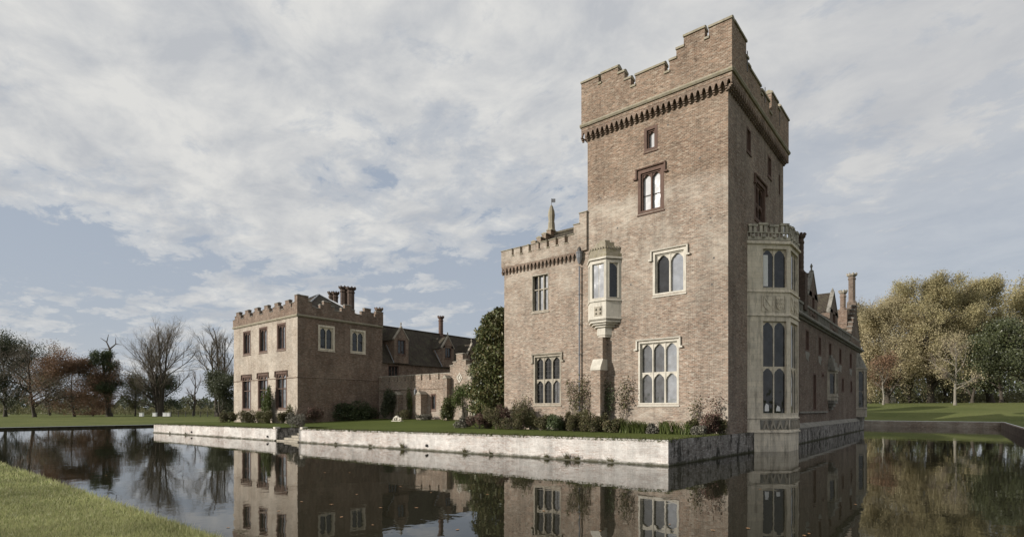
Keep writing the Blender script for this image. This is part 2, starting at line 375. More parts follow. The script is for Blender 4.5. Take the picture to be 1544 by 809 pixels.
M_BARK = stone('bark', (0.085, 0.07, 0.055), (0.06, 0.05, 0.04), dirt=(0.08, 0.09, 0.05), dirta=0.4, scale=2)
M_BARKP = stone('pale_bark', (0.26, 0.235, 0.19), (0.17, 0.155, 0.125), dirta=0.3, scale=2)
M_TWIG = plain('twigs', (0.175, 0.15, 0.12), 0.9, 0.1, 0.3, 0.5)
M_TWIGP = plain('warm_twigs', (0.25, 0.195, 0.155), 0.9, 0.1, 0.3, 0.5)

def lawnmat(name, a, b, d, patch=0.25, stripes=False):
    m, n = newmat(name); ob = n.new('ShaderNodeNewGeometry').outputs['Position']
    f = n.noise(ob, 0.12, 5, 0.6); g = n.noise(ob, 3.0, 6, 0.7); h = n.noise(ob, 40, 4, 0.7)
    col = n.mix(n.ramp(f, [(0.35, 0.0), (0.65, 1.0)]), a, b)
    col = n.mix(n.ramp(g, [(0.48, 0.0), (0.72, patch)]), col, d)
    col = n.mix(1.0, col, n.ramp(h, [(0.25, 0.6), (0.75, 1.35)]), 'MULTIPLY')
    finish(n, col, 0.95, h, 0.8, 0.05, 0.05); return m
M_LAWN = lawnmat('mown_grass', (0.10, 0.12, 0.04), (0.14, 0.155, 0.055), (0.20, 0.17, 0.09), .5)
M_LAWN2 = lawnmat('terrace_grass', (0.075, 0.095, 0.026), (0.10, 0.12, 0.034), (0.14, 0.13, 0.06))
M_SOIL = plain('soil', (0.055, 0.042, 0.03), 0.95, 0.05, 0.4, 3)
M_BANK = plain('dark_bank_earth', (0.045, 0.042, 0.028), 0.95, 0.05, 0.5, 2)

m, n = newmat('moat_water'); ob = n.new('ShaderNodeNewGeometry').outputs['Position']
wl = n.noise(n.mapping(ob, scale=(1, 1, 1)), 0.55, 3, 0.5); ws = n.noise(ob, 3.2, 3, 0.5, 0.4)
patch = n.ramp(n.noise(ob, 0.05, 2), [(0.4, 0.35), (0.62, 1.5)])
wv = n.math('ADD', n.math('MULTIPLY', wl, 1.0), n.math('MULTIPLY', n.math('MULTIPLY', ws, 0.13), patch))
finish(n, (0.019, 0.018, 0.011), 0.015, wv, 0.10, 0.06, 0.5, IOR=1.36)
M_WATER = m

# ------------------------------------------------------------------ ground, moat
XW, XE, YS, YN = -93.0, 4.7, 2.8, 98.6
def sm(a, b, x): t = min(1, max(0, (x - a) / (b - a))); return t * t * (3 - 2 * t)
def gz(x, y):
    if y <= YS + .01: z = 1.0
    else: z = 0.85
    zw = 0.28 + 0.55 * sm(0, 28, XW - x)
    k = sm(-3, 3, XW + 3.02 - x) if y > YS + .01 else 0
    z = z * (1 - k) + zw * k
    z += (1.3 * sm(YN + 1, YN + 14, y) + 1.7 * sm(YN + 14, YN + 46, y)) * sm(-70, -30, x)
    z += (0.12 * math.sin(x * .05 + 1) * math.sin(y * .043)) * sm(20, 90, max(XW - x, y - YN - 30, x - XE, -y))
    return z
def breaks(lo, hi, marks):
    s = set(marks)
    for v in list(range(-300, 301, 10)): s.add(float(v))
    for v in range(90, 150, 4): s.add(float(v))
    for v in (350, 420, 520, 700, 1000, 1500, 2500): s.add(float(v)); s.add(float(-v))
    return sorted(x for x in s if lo <= x <= hi)
xs = breaks(-2500, 2500, [XW, XE, XW - 3]); ys = breaks(-2500, 2500, [YS, YN, YN + 3])
gv = [(x, y, gz(x, y)) for y in ys for x in xs]; gf = []
nx_ = len(xs)
for j in range(len(ys) - 1):
    for i in range(nx_ - 1):
        xm, ym = (xs[i] + xs[i + 1]) / 2, (ys[j] + ys[j + 1]) / 2
        if XW < xm < XE and YS < ym < YN: continue
        a = j * nx_ + i; gf.append((a, a + 1, a + nx_ + 1, a + nx_))
kind(mesh_obj('ground', gv, gf, M_LAWN), 'structure')
mb = MB(); mb.face([(XW - 1, YS - 1, 0), (XE + 1, YS - 1, 0), (XE + 1, YN + 1, 0), (XW - 1, YN + 1, 0)])
kind(mb.build('water', M_WATER), 'structure')

def strip_wall(name, label, segs, mat, th=0.35, cope=None):
    t = thing(name, label, 'wall', (segs[0][0], segs[0][1], 0))
    mb = MB(); cp = MB()
    for x0, y0, x1, y1, z0, z1 in segs:
        d = Vector((x1 - x0, y1 - y0, 0)); L = d.length; d.normalize(); nn = Vector((d.y, -d.x, 0))
        fr = Fr((x0, y0, 0), d, nn)
        mb.hexa([fr.p(0, -th, -1), fr.p(0, 0, -1), fr.p(L, 0, -1), fr.p(L, -th, -1), fr.p(0, -th, z0), fr.p(0, 0, z0), fr.p(L, 0, z1), fr.p(L, -th, z1)])
    mb.build('wall', mat, t); return t
strip_wall('bank_wall', 'low mossy red brick bank wall below the lawn beyond the moat on the right', [(XE + .0, YN - .03, XW, YN - .03, .83, .83)], M_BR)
strip_wall('bank_wall', 'low brick moat edge running towards the viewer at the far right', [(XE - .03, YS, XE - .03, YN - .2, .83, .83)], M_BRE)
strip_wall('bank_wall', 'thin dark bank edging of the moat on the far left', [(XW + .03, YN - .5, XW + .03, YS, .26, .26)], M_BANK)
strip_wall('bank_wall', 'earth edge under the grass bank nearest the viewer', [(XW + .3, YS - .22, XE - .3, YS - .22, .93, .93)], M_BANK)

# ------------------------------------------------------------------ terrace island
def tz(x, y): return 0.96 + (x + 68.5) / 58.3 * 0.24 + 0.035 * max(0, y - 31)
TA, TB, TC_, TD = (-68.49, 21.22), (-43.18, 22.08), (-39.59, 22.25), (-10.22, 23.62)
TB2, TC2 = (-43.05, 24.9), (-39.5, 25.0)
_outer = [TA, TB, TB2, TC2, TC_, TD, (-9.9, 35.3), (-9.3, 44), (-9.3, 86), (-75, 86), (-75, 26)]
def lerp(p, q, t): return (p[0] + (q[0] - p[0]) * t, p[1] + (q[1] - p[1]) * t)
row0, row1 = [], []
rows = []
lv = []; lf = []
def lawn_poly(poly):
    b = len(lv)
    for x, y in poly: lv.append((x, y, tz(x, y)))
    for t in tessellate_polygon([[Vector((x, y, 0)) for x, y in poly]]): lf.append(tuple(b + i for i in t))
lawn_poly([TA, TB, TB2, (-43.05, 31), (-75, 31), (-75, 26)])
lawn_poly([TB2, TC2, (-39.5, 31), (-43.05, 31)])
lawn_poly([TC_, TD, (-9.85, 31), (-39.5, 31), TC2])
lawn_poly([(-75, 31), (-9.95, 31), (-9.4, 86), (-75, 86)])
kind(mesh_obj('lawn', lv, lf, M_LAWN2), 'structure')
t = thing('terrace_wall', 'long whitewashed brick terrace wall rising out of the moat, with a gap for steps', 'wall', (-39, 22, 0))
def wseg(mb, a, b, z0, z1, th=.35, base=True):
    d = Vector((b[0] - a[0], b[1] - a[1], 0)); L = d.length; d.normalize(); fr = Fr((a[0], a[1], 0), d, Vector((d.y, -d.x, 0)))
    mb.hexa([fr.p(0, -th, -1), fr.p(0, 0, -1), fr.p(L, 0, -1), fr.p(L, -th, -1), fr.p(0, -th, z0), fr.p(0, 0, z0), fr.p(L, 0, z1), fr.p(L, -th, z1)])
    return fr, L
mb = MB()
fr1, L1 = wseg(mb, TA, TB, .93, 1.0)
fr2, L2 = wseg(mb, TC_, TD, 1.06, 1.19)
mb.build('wall', M_WASH, t)
mb = MB(); wseg(mb, (TD[0] + .012, TD[1] + .006), (-9.55, 36.0), 1.19, 1.18); wseg(mb, TB, TB2, 1.0, 1.0, -.3); wseg(mb, TC2, TC_, 1.06, 1.06, -.3)
wseg(mb, (-75, 26), TA, .93, .93)
mb.build('side_wall', M_WASHD, t)
mb = MB()
mb.box(fr1, -.02, L1 + .02, .003, .09, -1, .10); mb.box(fr2, -.02, L2 + .05, .003, .09, -1, .11)
mb.build('footing', M_WASH, t)
mb = MB(); mb.box(fr1, L1 - .32, L1 + .03, -.4, .04, .96, 1.13); mb.box(fr2, -.03, .32, -.4, .04, 1.02, 1.19)
mb.build('end_stone', M_ST, t)
t = thing('stone_steps', 'worn stone steps going down to the moat through the gap in the white terrace wall', 'steps', (-41.3, 22.6, 0))
mb = MB(); frs = FS(25.0)
for i in range(6):
    y0 = 22.05 + i * .46
    mb.box(Fr((0, 25.0, 0), (1, 0, 0), (0, -1, 0)), -42.95 + .03 * i, -39.65, -.1, 25.0 - y0, -1, .10 + i * .165)
mb.build('step', M_STD, t)

# ------------------------------------------------------------------ windows, battlements, corbels
def arch_fill(mb, fr, u0, u1, z0, z1, d0, d1, cusp=0.0, n=10, mi=0, pointed=True):
    """spandrel between a pointed arch (springing z0, apex z1-) and the top line z1"""
    wd = u1 - u0; h = z1 - z0
    prev = None
    for i in range(n + 1):
        t = i / n; x = abs(2 * t - 1)
        y = (1 - x ** 1.9) ** 0.62 if pointed else math.sqrt(max(0, 1 - x * x))
        if cusp: y -= cusp * max(0, math.sin(3 * math.pi * min(t, 1 - t) * 2 / 2 * 1.0)) * (1 if .12 < t < .88 else 0)
        p = (u0 + wd * t, z0 + h * 0.93 * max(0, y))
        if prev:
            mb.prism(fr, [prev, p, (p[0], z1), (prev[0], z1)], d0, d1, mi)
        prev = p
def window(parent, fr, u0, u1, z0, z1, cols=2, splits=(), mat=None, fw=0.13, arch=True, hood=False, g=(0,), rec=0.3, bars=(), name='window', label=None, hoodmat=None, mw=0.09, sill=True, glazing=0, toponly=False):
    mat = mat or M_ST; mb = MB(); e = .012
    mb.box(fr, u0, u0 + fw, -rec, .015, z0, z1); mb.box(fr, u1 - fw, u1, -rec, .015, z0, z1)
    mb.box(fr, u0 + fw, u1 - fw, -rec, .015, z1 - fw, z1); mb.box(fr, u0 + fw, u1 - fw, -rec, .015, z0, z0 + fw * .8)
    a0, a1, b0, b1 = u0 + fw, u1 - fw, z0 + fw * .8, z1 - fw
    f2 = fw * .45
    mb.box(fr, a0, a0 + f2, -rec, -.08, b0, b1); mb.box(fr, a1 - f2, a1, -rec, -.08, b0, b1)
    mb.box(fr, a0 + f2, a1 - f2, -rec, -.08, b1 - f2, b1)
    a0 += f2; a1 -= f2; b1 -= f2
    zs = [b0] + list(splits) + [b1]; W = (a1 - a0 - mw * (cols - 1)) / cols
    dm0, dm1 = -rec + .03, -.13
    for c in range(1, cols):
        x = a0 + c * W + (c - 1) * mw
        mb.box(fr, x, x + mw, dm0, dm1 + .02, b0, b1)
    for i, zt in enumerate(splits):
        for c in range(cols):
            x = a0 + c * (W + mw); mb.box(fr, x, x + W, dm0, dm1, zt - mw * .5, zt + mw * .5)
    gb = MB(); k = 0
    for i in range(len(zs) - 1):
        lo = zs[i] + (mw * .5 if i else 0); hi = zs[i + 1] - (mw * .5 if i < len(zs) - 2 else 0)
        for c in range(cols):
            x = a0 + c * (W + mw)
            if arch and not (toponly and i < len(zs) - 2): arch_fill(mb, fr, x, x + W, hi - min(W * .62, (hi - lo) * .4), hi, dm0 + .02, dm1 - .01, .12)
            tl = random.uniform(-.012, .012)
            gb.face([fr.p(x - .02, -rec + .05 + tl, lo - .02), fr.p(x + W + .02, -rec + .05 - tl, lo - .02), fr.p(x + W + .02, -rec + .05 - tl * .6, hi + .02), fr.p(x - .02, -rec + .05 + tl * .6, hi + .02)], g[k % len(g)])
            k += 1
    if sill: mb.prism(Fr(fr.p(u0 - .03, 0, 0), fr.n, -fr.u), [(-.05, z0 - .14), (.06, z0 - .14), (.06, z0 - .08), (-.05, z0 - .002)], 0, -(u1 - u0 + .06))
    wdw = mb.build(name, mat, parent)
    if label: wdw['label'] = label
    gb.build('glass', GL, wdw)
    if bars or glazing:
        bb = MB()
        for zt in bars:
            for c in range(cols):
                x = a0 + c * (W + mw); bb.box(fr, x, x + W, -rec + .07, -rec + .1, zt - .02, zt + .02)
        if glazing:
            for c in range(cols):
                x = a0 + c * (W + mw)
                for q in range(1, glazing):
                    zt = b0 + (b1 - b0) * q / glazing; bb.box(fr, x, x + W, -rec + .07, -rec + .09, zt - .009, zt + .009)
                bb.box(fr, x + W / 2 - .009, x + W / 2 + .009, -rec + .072, -rec + .088, b0, b1)
        bb.build('glazing_bar', M_FR, wdw)
    if hood:
        hb = MB(); o = .13
        hb.prism(Fr(fr.p(u0 - o, 0, 0), fr.n, -fr.u), [(-.02, z1 + .03), (.10, z1 + .05), (.13, z1 + .11), (-.02, z1 + .17)], 0, -(u1 - u0 + 2 * o))
        for s_ in (-1, 1):
            uu = u0 - o if s_ < 0 else u1 + o - .09
            hb.box(fr, uu, uu + .09, -.01, .11, z1 - .42, z1 + .045)
            e0, e1 = (uu - .12, uu + .1) if s_ < 0 else (uu - .01, uu + .21)
            hb.box(fr, e0, e1, -.01, .14, z1 - .52, z1 - .42)
        hb.build('hood_mould', hoodmat or mat, wdw)
    return wdw
def battlement(mw_, mc, fr, d0, d1, zb, segs, ct=.16, ov=.06):
    for u0, u1, zt in segs:
        mw_.box(fr, u0, u1, d0, d1, zb, zt - ct)
        mc.cap(fr, u0 - .03, u1 + .03, d0 - ov, d1 + ov, zt - ct + .002, zt)
def corbels(fr, u0, u1, zt, zb, proj, pitch):
    mb = MB(); N = max(1, round((u1 - u0) / pitch)); p = (u1 - u0) / N; H = zt - zb; aw = .62 * p
    for i in range(N):
        a = u0 + i * p; c = a + p / 2
        # arch plate
        mb.box(fr, a, c - aw / 2, proj * .55, proj, zb + H * .42, zt); mb.box(fr, c + aw / 2, a + p, proj * .55, proj, zb + H * .42, zt)
        prev = None
        for k in range(7):
            t = k / 6; q = (c - aw / 2 + aw * t, zb + H * .42 + H * .38 * math.sin(math.pi * t) ** .6 if 0 < k < 6 else zb + H * .42)
            if prev: mb.prism(fr, [prev, q, (q[0], zt), (prev[0], zt)], proj * .55, proj)
            prev = q
        for wz0, wz1, pr in ((zb + .3 * H, zb + .42 * H, proj * .97), (zb + .15 * H, zb + .3 * H, proj * .7), (zb, zb + .15 * H, proj * .4)):
            mb.box(fr, a - p * .17, a + p * .17, 0, pr, wz0, wz1)
    return mb
def roll(mb, fr, u0, u1, z, r=.1, d=0.0, mi=0):
    mb.prism(Fr(fr.p(u0, 0, 0), fr.n, -fr.u), [(d - .05, z - r), (d + r * .6, z - r), (d + r * 1.1, z - .2 * r), (d + r * .9, z + .5 * r), (d, z + r), (d - .05, z + r)], 0, -(u1 - u0), mi)

# ================================================================== THE CORNER TOWER
Y0 = 31.0; XR = -9.92; XL = sX(886, Y0); YB = eY(1181, XR) ; S = FS(Y0); Ea = FE(XR)
tw = thing('brick_tower', 'tall square brick tower with stepped battlements standing at the water, nearest the viewer', 'tower', (XL / 2 + XR / 2, 37.5, 1))
def swin(px0, px1, pyt, pyb, Y=Y0):                 # window rectangle read at its left edge
    return (sX(px0, Y), sX(px1, Y), sZ(px0, pyb, Y), sZ(px0, pyt, Y))
def ewin(px0, px1, pyt, pyb, X=XR): return (eY(px0, X), eY(px1, X), eZ(px0, pyb, X), eZ(px0, pyt, X))
w1 = swin(971.3, 991.4, 194.5, 229.5); w2 = swin(961.8, 1001, 259, 323.6); w3 = swin(984.3, 1034.5, 381, 445.8); w4 = swin(962.5, 1023.6, 515.5, 609)
e1 = ewin(1125.6, 1132.2, 189, 226); e2 = ewin(1157.4, 1163, 232, 264); e3 = ewin(1137.7, 1154, 265, 329); e4 = ewin(1174.2, 1176, 262, 292)
ZC = 21.25
mb = MB()
mb.facade(S, XL, XR, -1, 22, [w1, w2, w3, w4], .32)
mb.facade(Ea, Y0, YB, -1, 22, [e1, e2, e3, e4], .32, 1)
mb.facade(FW(XL), Y0, YB, -1, 22); mb.facade(FN(YB), XL, XR, -1, 22)
mb.face([(XL, Y0, 21.9), (XR, Y0, 21.9), (XR, YB, 21.9), (XL, YB, 21.9)])
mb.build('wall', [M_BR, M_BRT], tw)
PO = .30
pm, pc = MB(), MB()
def sgF(l):                                          # (px0,px1,py at px1/right end) on the overhanging parapet plane
    return [(sX(a, Y0 - PO), sX(b, Y0 - PO), sZ(c, y, Y0 - PO)) for a, b, c, y in l]
segs = sgF([(877.6, 902.4, 902.3, 109.5), (902.4, 906.4, 904, 121), (906.4, 931.7, 931.7, 95), (931.7, 941.4, 941, 102), (941.4, 951.2, 951, 111.5), (951.2, 958, 954, 125),
            (958, 1002, 1002, 89.5), (1002, 1009.3, 1005, 104), (1009.3, 1019.8, 1014, 84), (1019.8, 1031, 1025, 66.5), (1031, 1062.5, 1062, 35.5), (1062.5, 1068.7, 1066, 52), (1068.7, 1101.2, 1101.2, 21)])
PL, PR = XL - PO, XR + PO
segs[0] = (PL, segs[0][1], segs[0][2]); segs[-1] = (segs[-1][0], PR, segs[-1][2])
PF = FS(Y0 - PO)
battlement(pm, pc, PF, -.45, 0, ZC - .35, segs, .27, .07)
segF = segs
XP = XR + PO; PE = FE(XP)
lst = [(1101.2, 1125.2, 1113, 44), (1125.2, 1128, 1127, 82), (1128, 1131, 1130, 95), (1131, 1147, 1139, 112), (1147, 1149, 1148, 137), (1149, 1160, 1155, 140.5), (1160, 1163.5, 1162, 166), (1163.5, 1173, 1167.5, 141), (1173, 1176, 1175, 161), (1176, 1185, 1182, 165)]
segE = [(eY(a, XP), eY(b, XP), eZ(c, y, XP)) for a, b, c, y in lst]
segE[0] = (Y0 - PO + .452, segE[0][1], segs[-1][2] - .004)
YBP = YB + PO; segE[-1] = (segE[-1][0], YBP, segE[-1][2])
battlement(pm, pc, PE, -.45, 0, ZC - .35, segE, .27, .07)
nb = [(PL + .452, PL + 2.2, 24.6), (PL + 2.2, PL + 2.7, 23.6), (PL + 2.7, PL + 4.6, 23.9), (PL + 4.6, PL + 5.1, 23.2), (PL + 5.1, PL + 7.2, 23.9), (PL + 7.2, PR - .452, 24.2)]
battlement(pm, pc, FN(YBP), -.45, 0, ZC - .35, nb)
wb = [(Y0 - PO + .452, 34, 23.9), (34, 34.6, 23.2), (34.6, 37, 23.9), (37, 37.6, 23.2), (37.6, 40, 23.9), (40, 40.6, 23.3), (40.6, YBP, 24.4)]
battlement(pm, pc, FW(PL), -.45, 0, ZC - .35, wb)
pm.box(PE, 33.4, 33.55, .002, .02, 22.4, 23.6, 1); pm.box(PE, 37.2, 37.32, .002, .02, 22.2, 23.2, 1); pm.box(PE, 40.9, 41.0, .002, .02, 22.2, 23.2, 1)
par = pm.build('parapet', [M_BR, M_FR], tw); pc.build('coping', M_COP, par)
mb = MB()
for fr, a, b in ((PF, PL - .05, PR + .05), (PE, Y0 - PO + .02, YBP), (FW(PL), Y0 - PO + .02, YBP), (FN(YBP), PL, PR)): roll(mb, fr, a, b, ZC, .13)
mb.build('string_course', M_COP, tw)
cb = corbels(S, XL - .3, XR + .3, ZC - .36, 20.28, .295, .35)
c2 = corbels(Ea, Y0 - .12, YB + .3, ZC - .36, 20.28, .295, .35); 
c3 = corbels(FW(XL), Y0 + .1, YB + .3, ZC - .36, 20.28, .295, .35)
for c in (c2, c3):
    b = len(cb.v); cb.v += c.v; cb.f += [tuple(i + b for i in f) for f in c.f]; cb.m += c.m; cb.sm += c.sm
cb.build('corbel_table', M_BRR, tw)
window(tw, S, *w1, cols=1, mat=M_TC, fw=.17, g=(3,), rec=.32, label='small single-light window under the corbels')
window(tw, S, *w2, cols=2, mat=M_TC, fw=.19, g=(3, 3), rec=.32, hood=True, bars=(w2[2] + .42 * (w2[3] - w2[2]),), label='two-light dark red terracotta window with pale blinds')
window(tw, S, *w3, cols=2, mat=M_ST, fw=.14, g=(0, 1), rec=.32, hood=True, label='two-light pale stone window in the middle of the front')
window(tw, S, *w4, cols=3, splits=(sZ(962.5, 562.5, Y0),), mat=M_ST, fw=.11, g=(2, 2, 1, 2, 2, 1), rec=.32, mw=.08, hood=True, label='large six-light pale stone window above the flower bed')
window(tw, Ea, *e1, cols=1, mat=M_TC, fw=.12, g=(0,), rec=.32, hood=False)
window(tw, Ea, *e2, cols=1, mat=M_TC, fw=.12, g=(0,), rec=.32)
window(tw, Ea, *e3, cols=2, splits=(e3[2] + .45 * (e3[3] - e3[2]),), mat=M_TC, fw=.2, g=(0,), rec=.32, hood=True, label='large dark red window on the shaded side')
window(tw, Ea, *e4, cols=1, mat=M_TC, fw=.03, g=(0,), rec=.32, sill=False, arch=False)
for px, py in ((1006, 190), (905, 300), (1054, 240), (930, 345), (1070, 330), (1072, 430), (950, 430), (915, 520), (1075, 390)):
    x, z = sX(px, Y0), sZ(px, py, Y0); mb = MB(); mb.box(S, x, x + .1, .001, .006, z, z + .09); mb.build('putlog_hole', M_FR, tw)

# --- generic canted bay
def bay(parent, name, fr, u0, u1, c, p, z0, z1, bands, mat, label=None, winrows=(), side_off=(.5, .12), panels=(), lower=None, g=(0,), fw=.1, rec=.2, capmat=None):
    """bands: [(z, proj)] string courses; winrows: (zlo, zhi, splits, ncant, nfront)"""
    plan = [(u0, 0), (u0 + c, p), (u1 - c, p), (u1, 0)]
    faces = []
    for i in range(3):
        a, b = plan[i], plan[i + 1]
        A, B = fr.p(a[0], a[1], 0), fr.p(b[0], b[1], 0); d = (B - A); L = d.length; d.normalize()
        nn = Vector((d.y, -d.x, 0));
        if nn.dot(fr.p((u0 + u1) / 2, p / 2, 0) - A) > 0: nn = -nn
        faces.append((Fr(A, d, nn), L))
    mb = MB(); wins = []
    for i, (f, L) in enumerate(faces):
        if i == 0: h0, h1 = side_off[0] * L, L - side_off[1] * L
        elif i == 2: h0, h1 = side_off[1] * L, L - side_off[0] * L
        else: h0, h1 = .07 * L, L - .07 * L
        hs = [(h0, h1, r[0], r[1]) for r in winrows]
        mb.facade(f, 0, L, z0, z1, hs, rec)
        for r, h in zip(winrows, hs): wins.append((f, h, r[2], r[4] if i == 1 else r[3]))
    top = [fr.p(a, b, z1) for a, b in plan]; mb.face(top); mb.face([fr.p(a, b, z0) for a, b in plan])
    bo = mb.build(name, mat, parent)
    if label: bo['label'] = label
    for z, r in bands:
        sb = MB()
        q = [(u0 - r, -.02), (u0 + c - r * .4, p + r), (u1 - c + r * .4, p + r), (u1 + r, -.02)]
        sb.column([tuple(fr.p(a, b, 0))[:2] for a, b in q], z - r * .7, z + r * .2)
        q2 = [(u0, -.02), (u0 + c, p), (u1 - c, p), (u1, -.02)]
        sb.column([tuple(fr.p(a, b, 0))[:2] for a, b in q], z + r * .2 + .001, z + r * .9, 0, [tuple(fr.p(a, b, 0))[:2] for a, b in q2])
        sb.build('moulding', capmat or mat, bo)
    for k, (f, h, sp, nc) in enumerate(wins):
        tmp = window(bo, f, h[0], h[1], h[2], h[3], cols=nc, splits=sp, mat=mat, fw=fw, g=g[k % 3] if isinstance(g[0], tuple) else g, rec=rec, mw=.08, sill=False, name='window')
    return bo, faces, plan

# bay window on the east side
BY0 = eY(1127, XR); c_ = 1.92; BY1 = BY0 + 2 * c_ + 2.35
bo, faces, plan = bay(tw, 'bay_window', Ea, BY0, BY1, c_, c_, -1, 12.75,
    [(1.22, .10), (2.05, .07), (8.3, .08), (9.75, .08), (12.72, .14)], M_STB, 'two-storey canted stone bay window rising from the moat',
    winrows=[(2.3, 8.0, (5.15,), 2, 3), (9.95, 12.4, (), 2, 3)], side_off=(.345, .06), g=(0,), fw=.055)
mb = MB()                                            # pierced parapet
for f, L in faces:
    n_ = max(2, round(L / .62)); s_ = L / n_
    mb.box(f, 0, L, -.14, .03, 12.86, 13.06)
    for q in range(n_ * 3 + 1): mb.box(f, max(0, q * s_ / 3 - .035), min(L, q * s_ / 3 + .035), -.1, .0, 13.061, 13.299)
    mb.box(f, 0, L, -.13, .02, 13.3, 13.36)
    for k in range(n_):
        mb.box(f, k * s_ + .1, k * s_ + s_ * .42, -.13, .02, 13.361, 13.78 if k % 2 else 13.68); mb.box(f, k * s_ + s_ * .58, (k + 1) * s_ - .1, -.13, .02, 13.361, 13.78 if k % 2 else 13.68)
        mb.box(f, k * s_ + .04, (k + 1) * s_ - .04, -.17, .06, (13.78 if k % 2 else 13.68) + .001, (13.78 if k % 2 else 13.68) + .13)
        mb.lathe(*tuple(f.p(k * s_ + s_ / 2, .03, 0))[:2], [(.10, 13.0), (.13, 13.1), (.04, 13.2)], 6)
mb.build('parapet', M_STP, bo)
mb = MB()                                            # heraldic panels between the storeys, carved band below
def shield(mb, f, c, z0, z1, w_, kind_):
    h = z1 - z0
    mb.box(f, c - w_ * .62, c + w_ * .62, .004, .03, z1 + .02, z1 + .07); mb.box(f, c - w_ * .62, c + w_ * .62, .004, .03, z0 - .07, z0 - .02)
    for s_ in (-1, 1): mb.box(f, c + s_ * w_ * .62 - .03, c + s_ * w_ * .62 + .03, .004, .035, z0 - .07, z1 + .07)
    mb.prism(f, [(c - w_ / 2, z1), (c - w_ / 2, z0 + h * .4), (c - w_ * .3, z0 + h * .15), (c, z0), (c + w_ * .3, z0 + h * .15), (c + w_ / 2, z0 + h * .4), (c + w_ / 2, z1)], .004, .05)
    if kind_ == 0: mb.prism(f, [(c - w_ * .46, z1 - .04), (c - w_ * .3, z1 - .04), (c + w_ * .4, z0 + h * .38), (c + w_ * .3, z0 + h * .24)], .05, .085)
    else:
        for r in range(3):
            for q in range(4):
                x = c - w_ * .36 + q * w_ * .24 + (r % 2) * .02; z = z1 - .12 - r * h * .27
                mb.prism(f, [(x - w_ * .08, z), (x, z - h * .2), (x + w_ * .08, z)], .05, .085)
for f, L in faces[:1]:
    shield(mb, f, L * .47, 8.6, 9.45, L * .2, 0); shield(mb, f, L * .76, 8.6, 9.45, L * .2, 1)
f, L = faces[1]
for k in range(3): shield(mb, f, L * (.2 + .3 * k), 8.6, 9.45, L * .22, k % 2)
mb.build('heraldic_panel', M_STB, bo)
mb = MB()
for f, L in faces:
    a = .3 * L if f is faces[0][0] else .05 * L
    mb.box(f, a, L - .05, .003, .012, 1.36, 1.93, 0)
    k = a + .15
    while k < L - .25:
        mb.prism(f, [(k, 1.38), (k + .1, 1.38), (k + .2, 1.65), (k + .3, 1.38), (k + .38, 1.38), (k + .24, 1.9), (k + .15, 1.9)], .012, .07, 1); k += .45
mb.build('carved_band', [M_STX, M_STD], bo)
f, L = faces[0]
cu = MB()
for k in range(5): u_ = L * (.405 + .022 * k); cu.box(f, u_, u_ + L * .019, -.147, -.142 + .004 * (k % 2), 10.1, 12.0)
cu.build('curtain', M_WHITE, bo)
for a_, b_, z_ in ((.44, .54, 2.85), (.71, .81, 2.72)):
    cu = MB(); cu.prism(f, [(L * a_, 2.47), (L * b_, 2.47), (L * (b_ - .01), z_), (L * (a_ + .03), z_ + .1), (L * a_, z_ - .1)], -.147, -.142); cu.build('lamp', M_WHITE, bo)

# oriel on the south front
op = .80
t_ = 0
ocx = None
x910 = None
for k in range(400):                                 # front/cant corner seen at px 910.5
    pass
pY = Y0 - op; xc = sX(910.5, pY); ox1 = xc + op; ox0 = sX(885.5, pY) - .42
oz = lambda px, py, Y=pY: sZ(px, py, Y)
bo2, ofaces, oplan = bay(tw, 'oriel_window', S, ox0, ox1, op * .8, op, oz(910, 481), oz(910, 391), [(oz(910, 452), .07), (oz(910, 388), .10), (oz(910, 479), .05)], M_ST,
    'pale stone oriel window bracketed out above the buttress', winrows=[(oz(910, 449), oz(910, 394), (), 1, 2)], side_off=(.15, .15), g=((1,), (1, 1), (0,)), fw=.07, rec=.15)
mb = MB()
pl = lambda s_, q: [tuple(S.p((ox0 + ox1) / 2 + (a - (ox0 + ox1) / 2) * s_, b * s_ if b > 0 else -.02, 0))[:2] for a, b in oplan]
z = oz(910, 387)
for s_, h in ((1.04, .24), (.96, .3), (.80, .2), (.6, .3), (.34, .2)):
    mb.column(pl(s_, 0), z, z + h - .001); z += h
zr_ = oz(910, 387) + .54
for f, L in ofaces:
    k = .08
    while k < L - .08: mb.box(f, k, k + .09, -.1, .0, zr_ + .001, zr_ + .13); k += .19
mb.build('cap', M_COP, bo2)
mb = MB(); z = oz(910, 482)
for s_, h in ((.96, .12), (.80, .12), (.62, .14), (.46, .5), (.40, .14)):
    mb.column(pl(s_, 0), z - h, z - .001); z -= h
zcb = z
mb.build('corbel', M_ST, bo2)
mb = MB(); f, L = ofaces[1]
zz0 = oz(910, 475); mb.box(f, L * .25, L * .75, .003, .02, zz0, zz0 + .6)
for k in range(4): mb.lathe(*tuple(f.p(L * (.36 + .27 * (k % 2)), .04, 0))[:2], [(.03, zz0 + .1 + .25 * (k // 2)), (.09, zz0 + .15 + .25 * (k // 2)), (.03, zz0 + .24 + .25 * (k // 2))], 6)
mb.build('carved_panel', M_STD, bo2)
mb = MB(); bx0, bx1 = sX(894.5, Y0 - .6), sX(908, Y0 - .6)
zw0, zw1 = sZ(900, 558, Y0 - .6), sZ(900, 541, Y0 - .6)
mb.box(S, bx0, bx1, 0, .55, zw1, zcb); mb.box(S, bx0, bx1, 0, .85, -.5, zw0)
mb.build('buttress', M_BR, tw)
mb = MB(); mb.prism(Fr(S.p(bx0 - .04, 0, 0), S.n, -S.u), [(0, zw0), (.9, zw0), (.9, zw0 + .15), (.58, zw1), (0, zw1)], 0, -(bx1 - bx0 + .08)); mb.build('buttress_weathering', M_ST, tw)

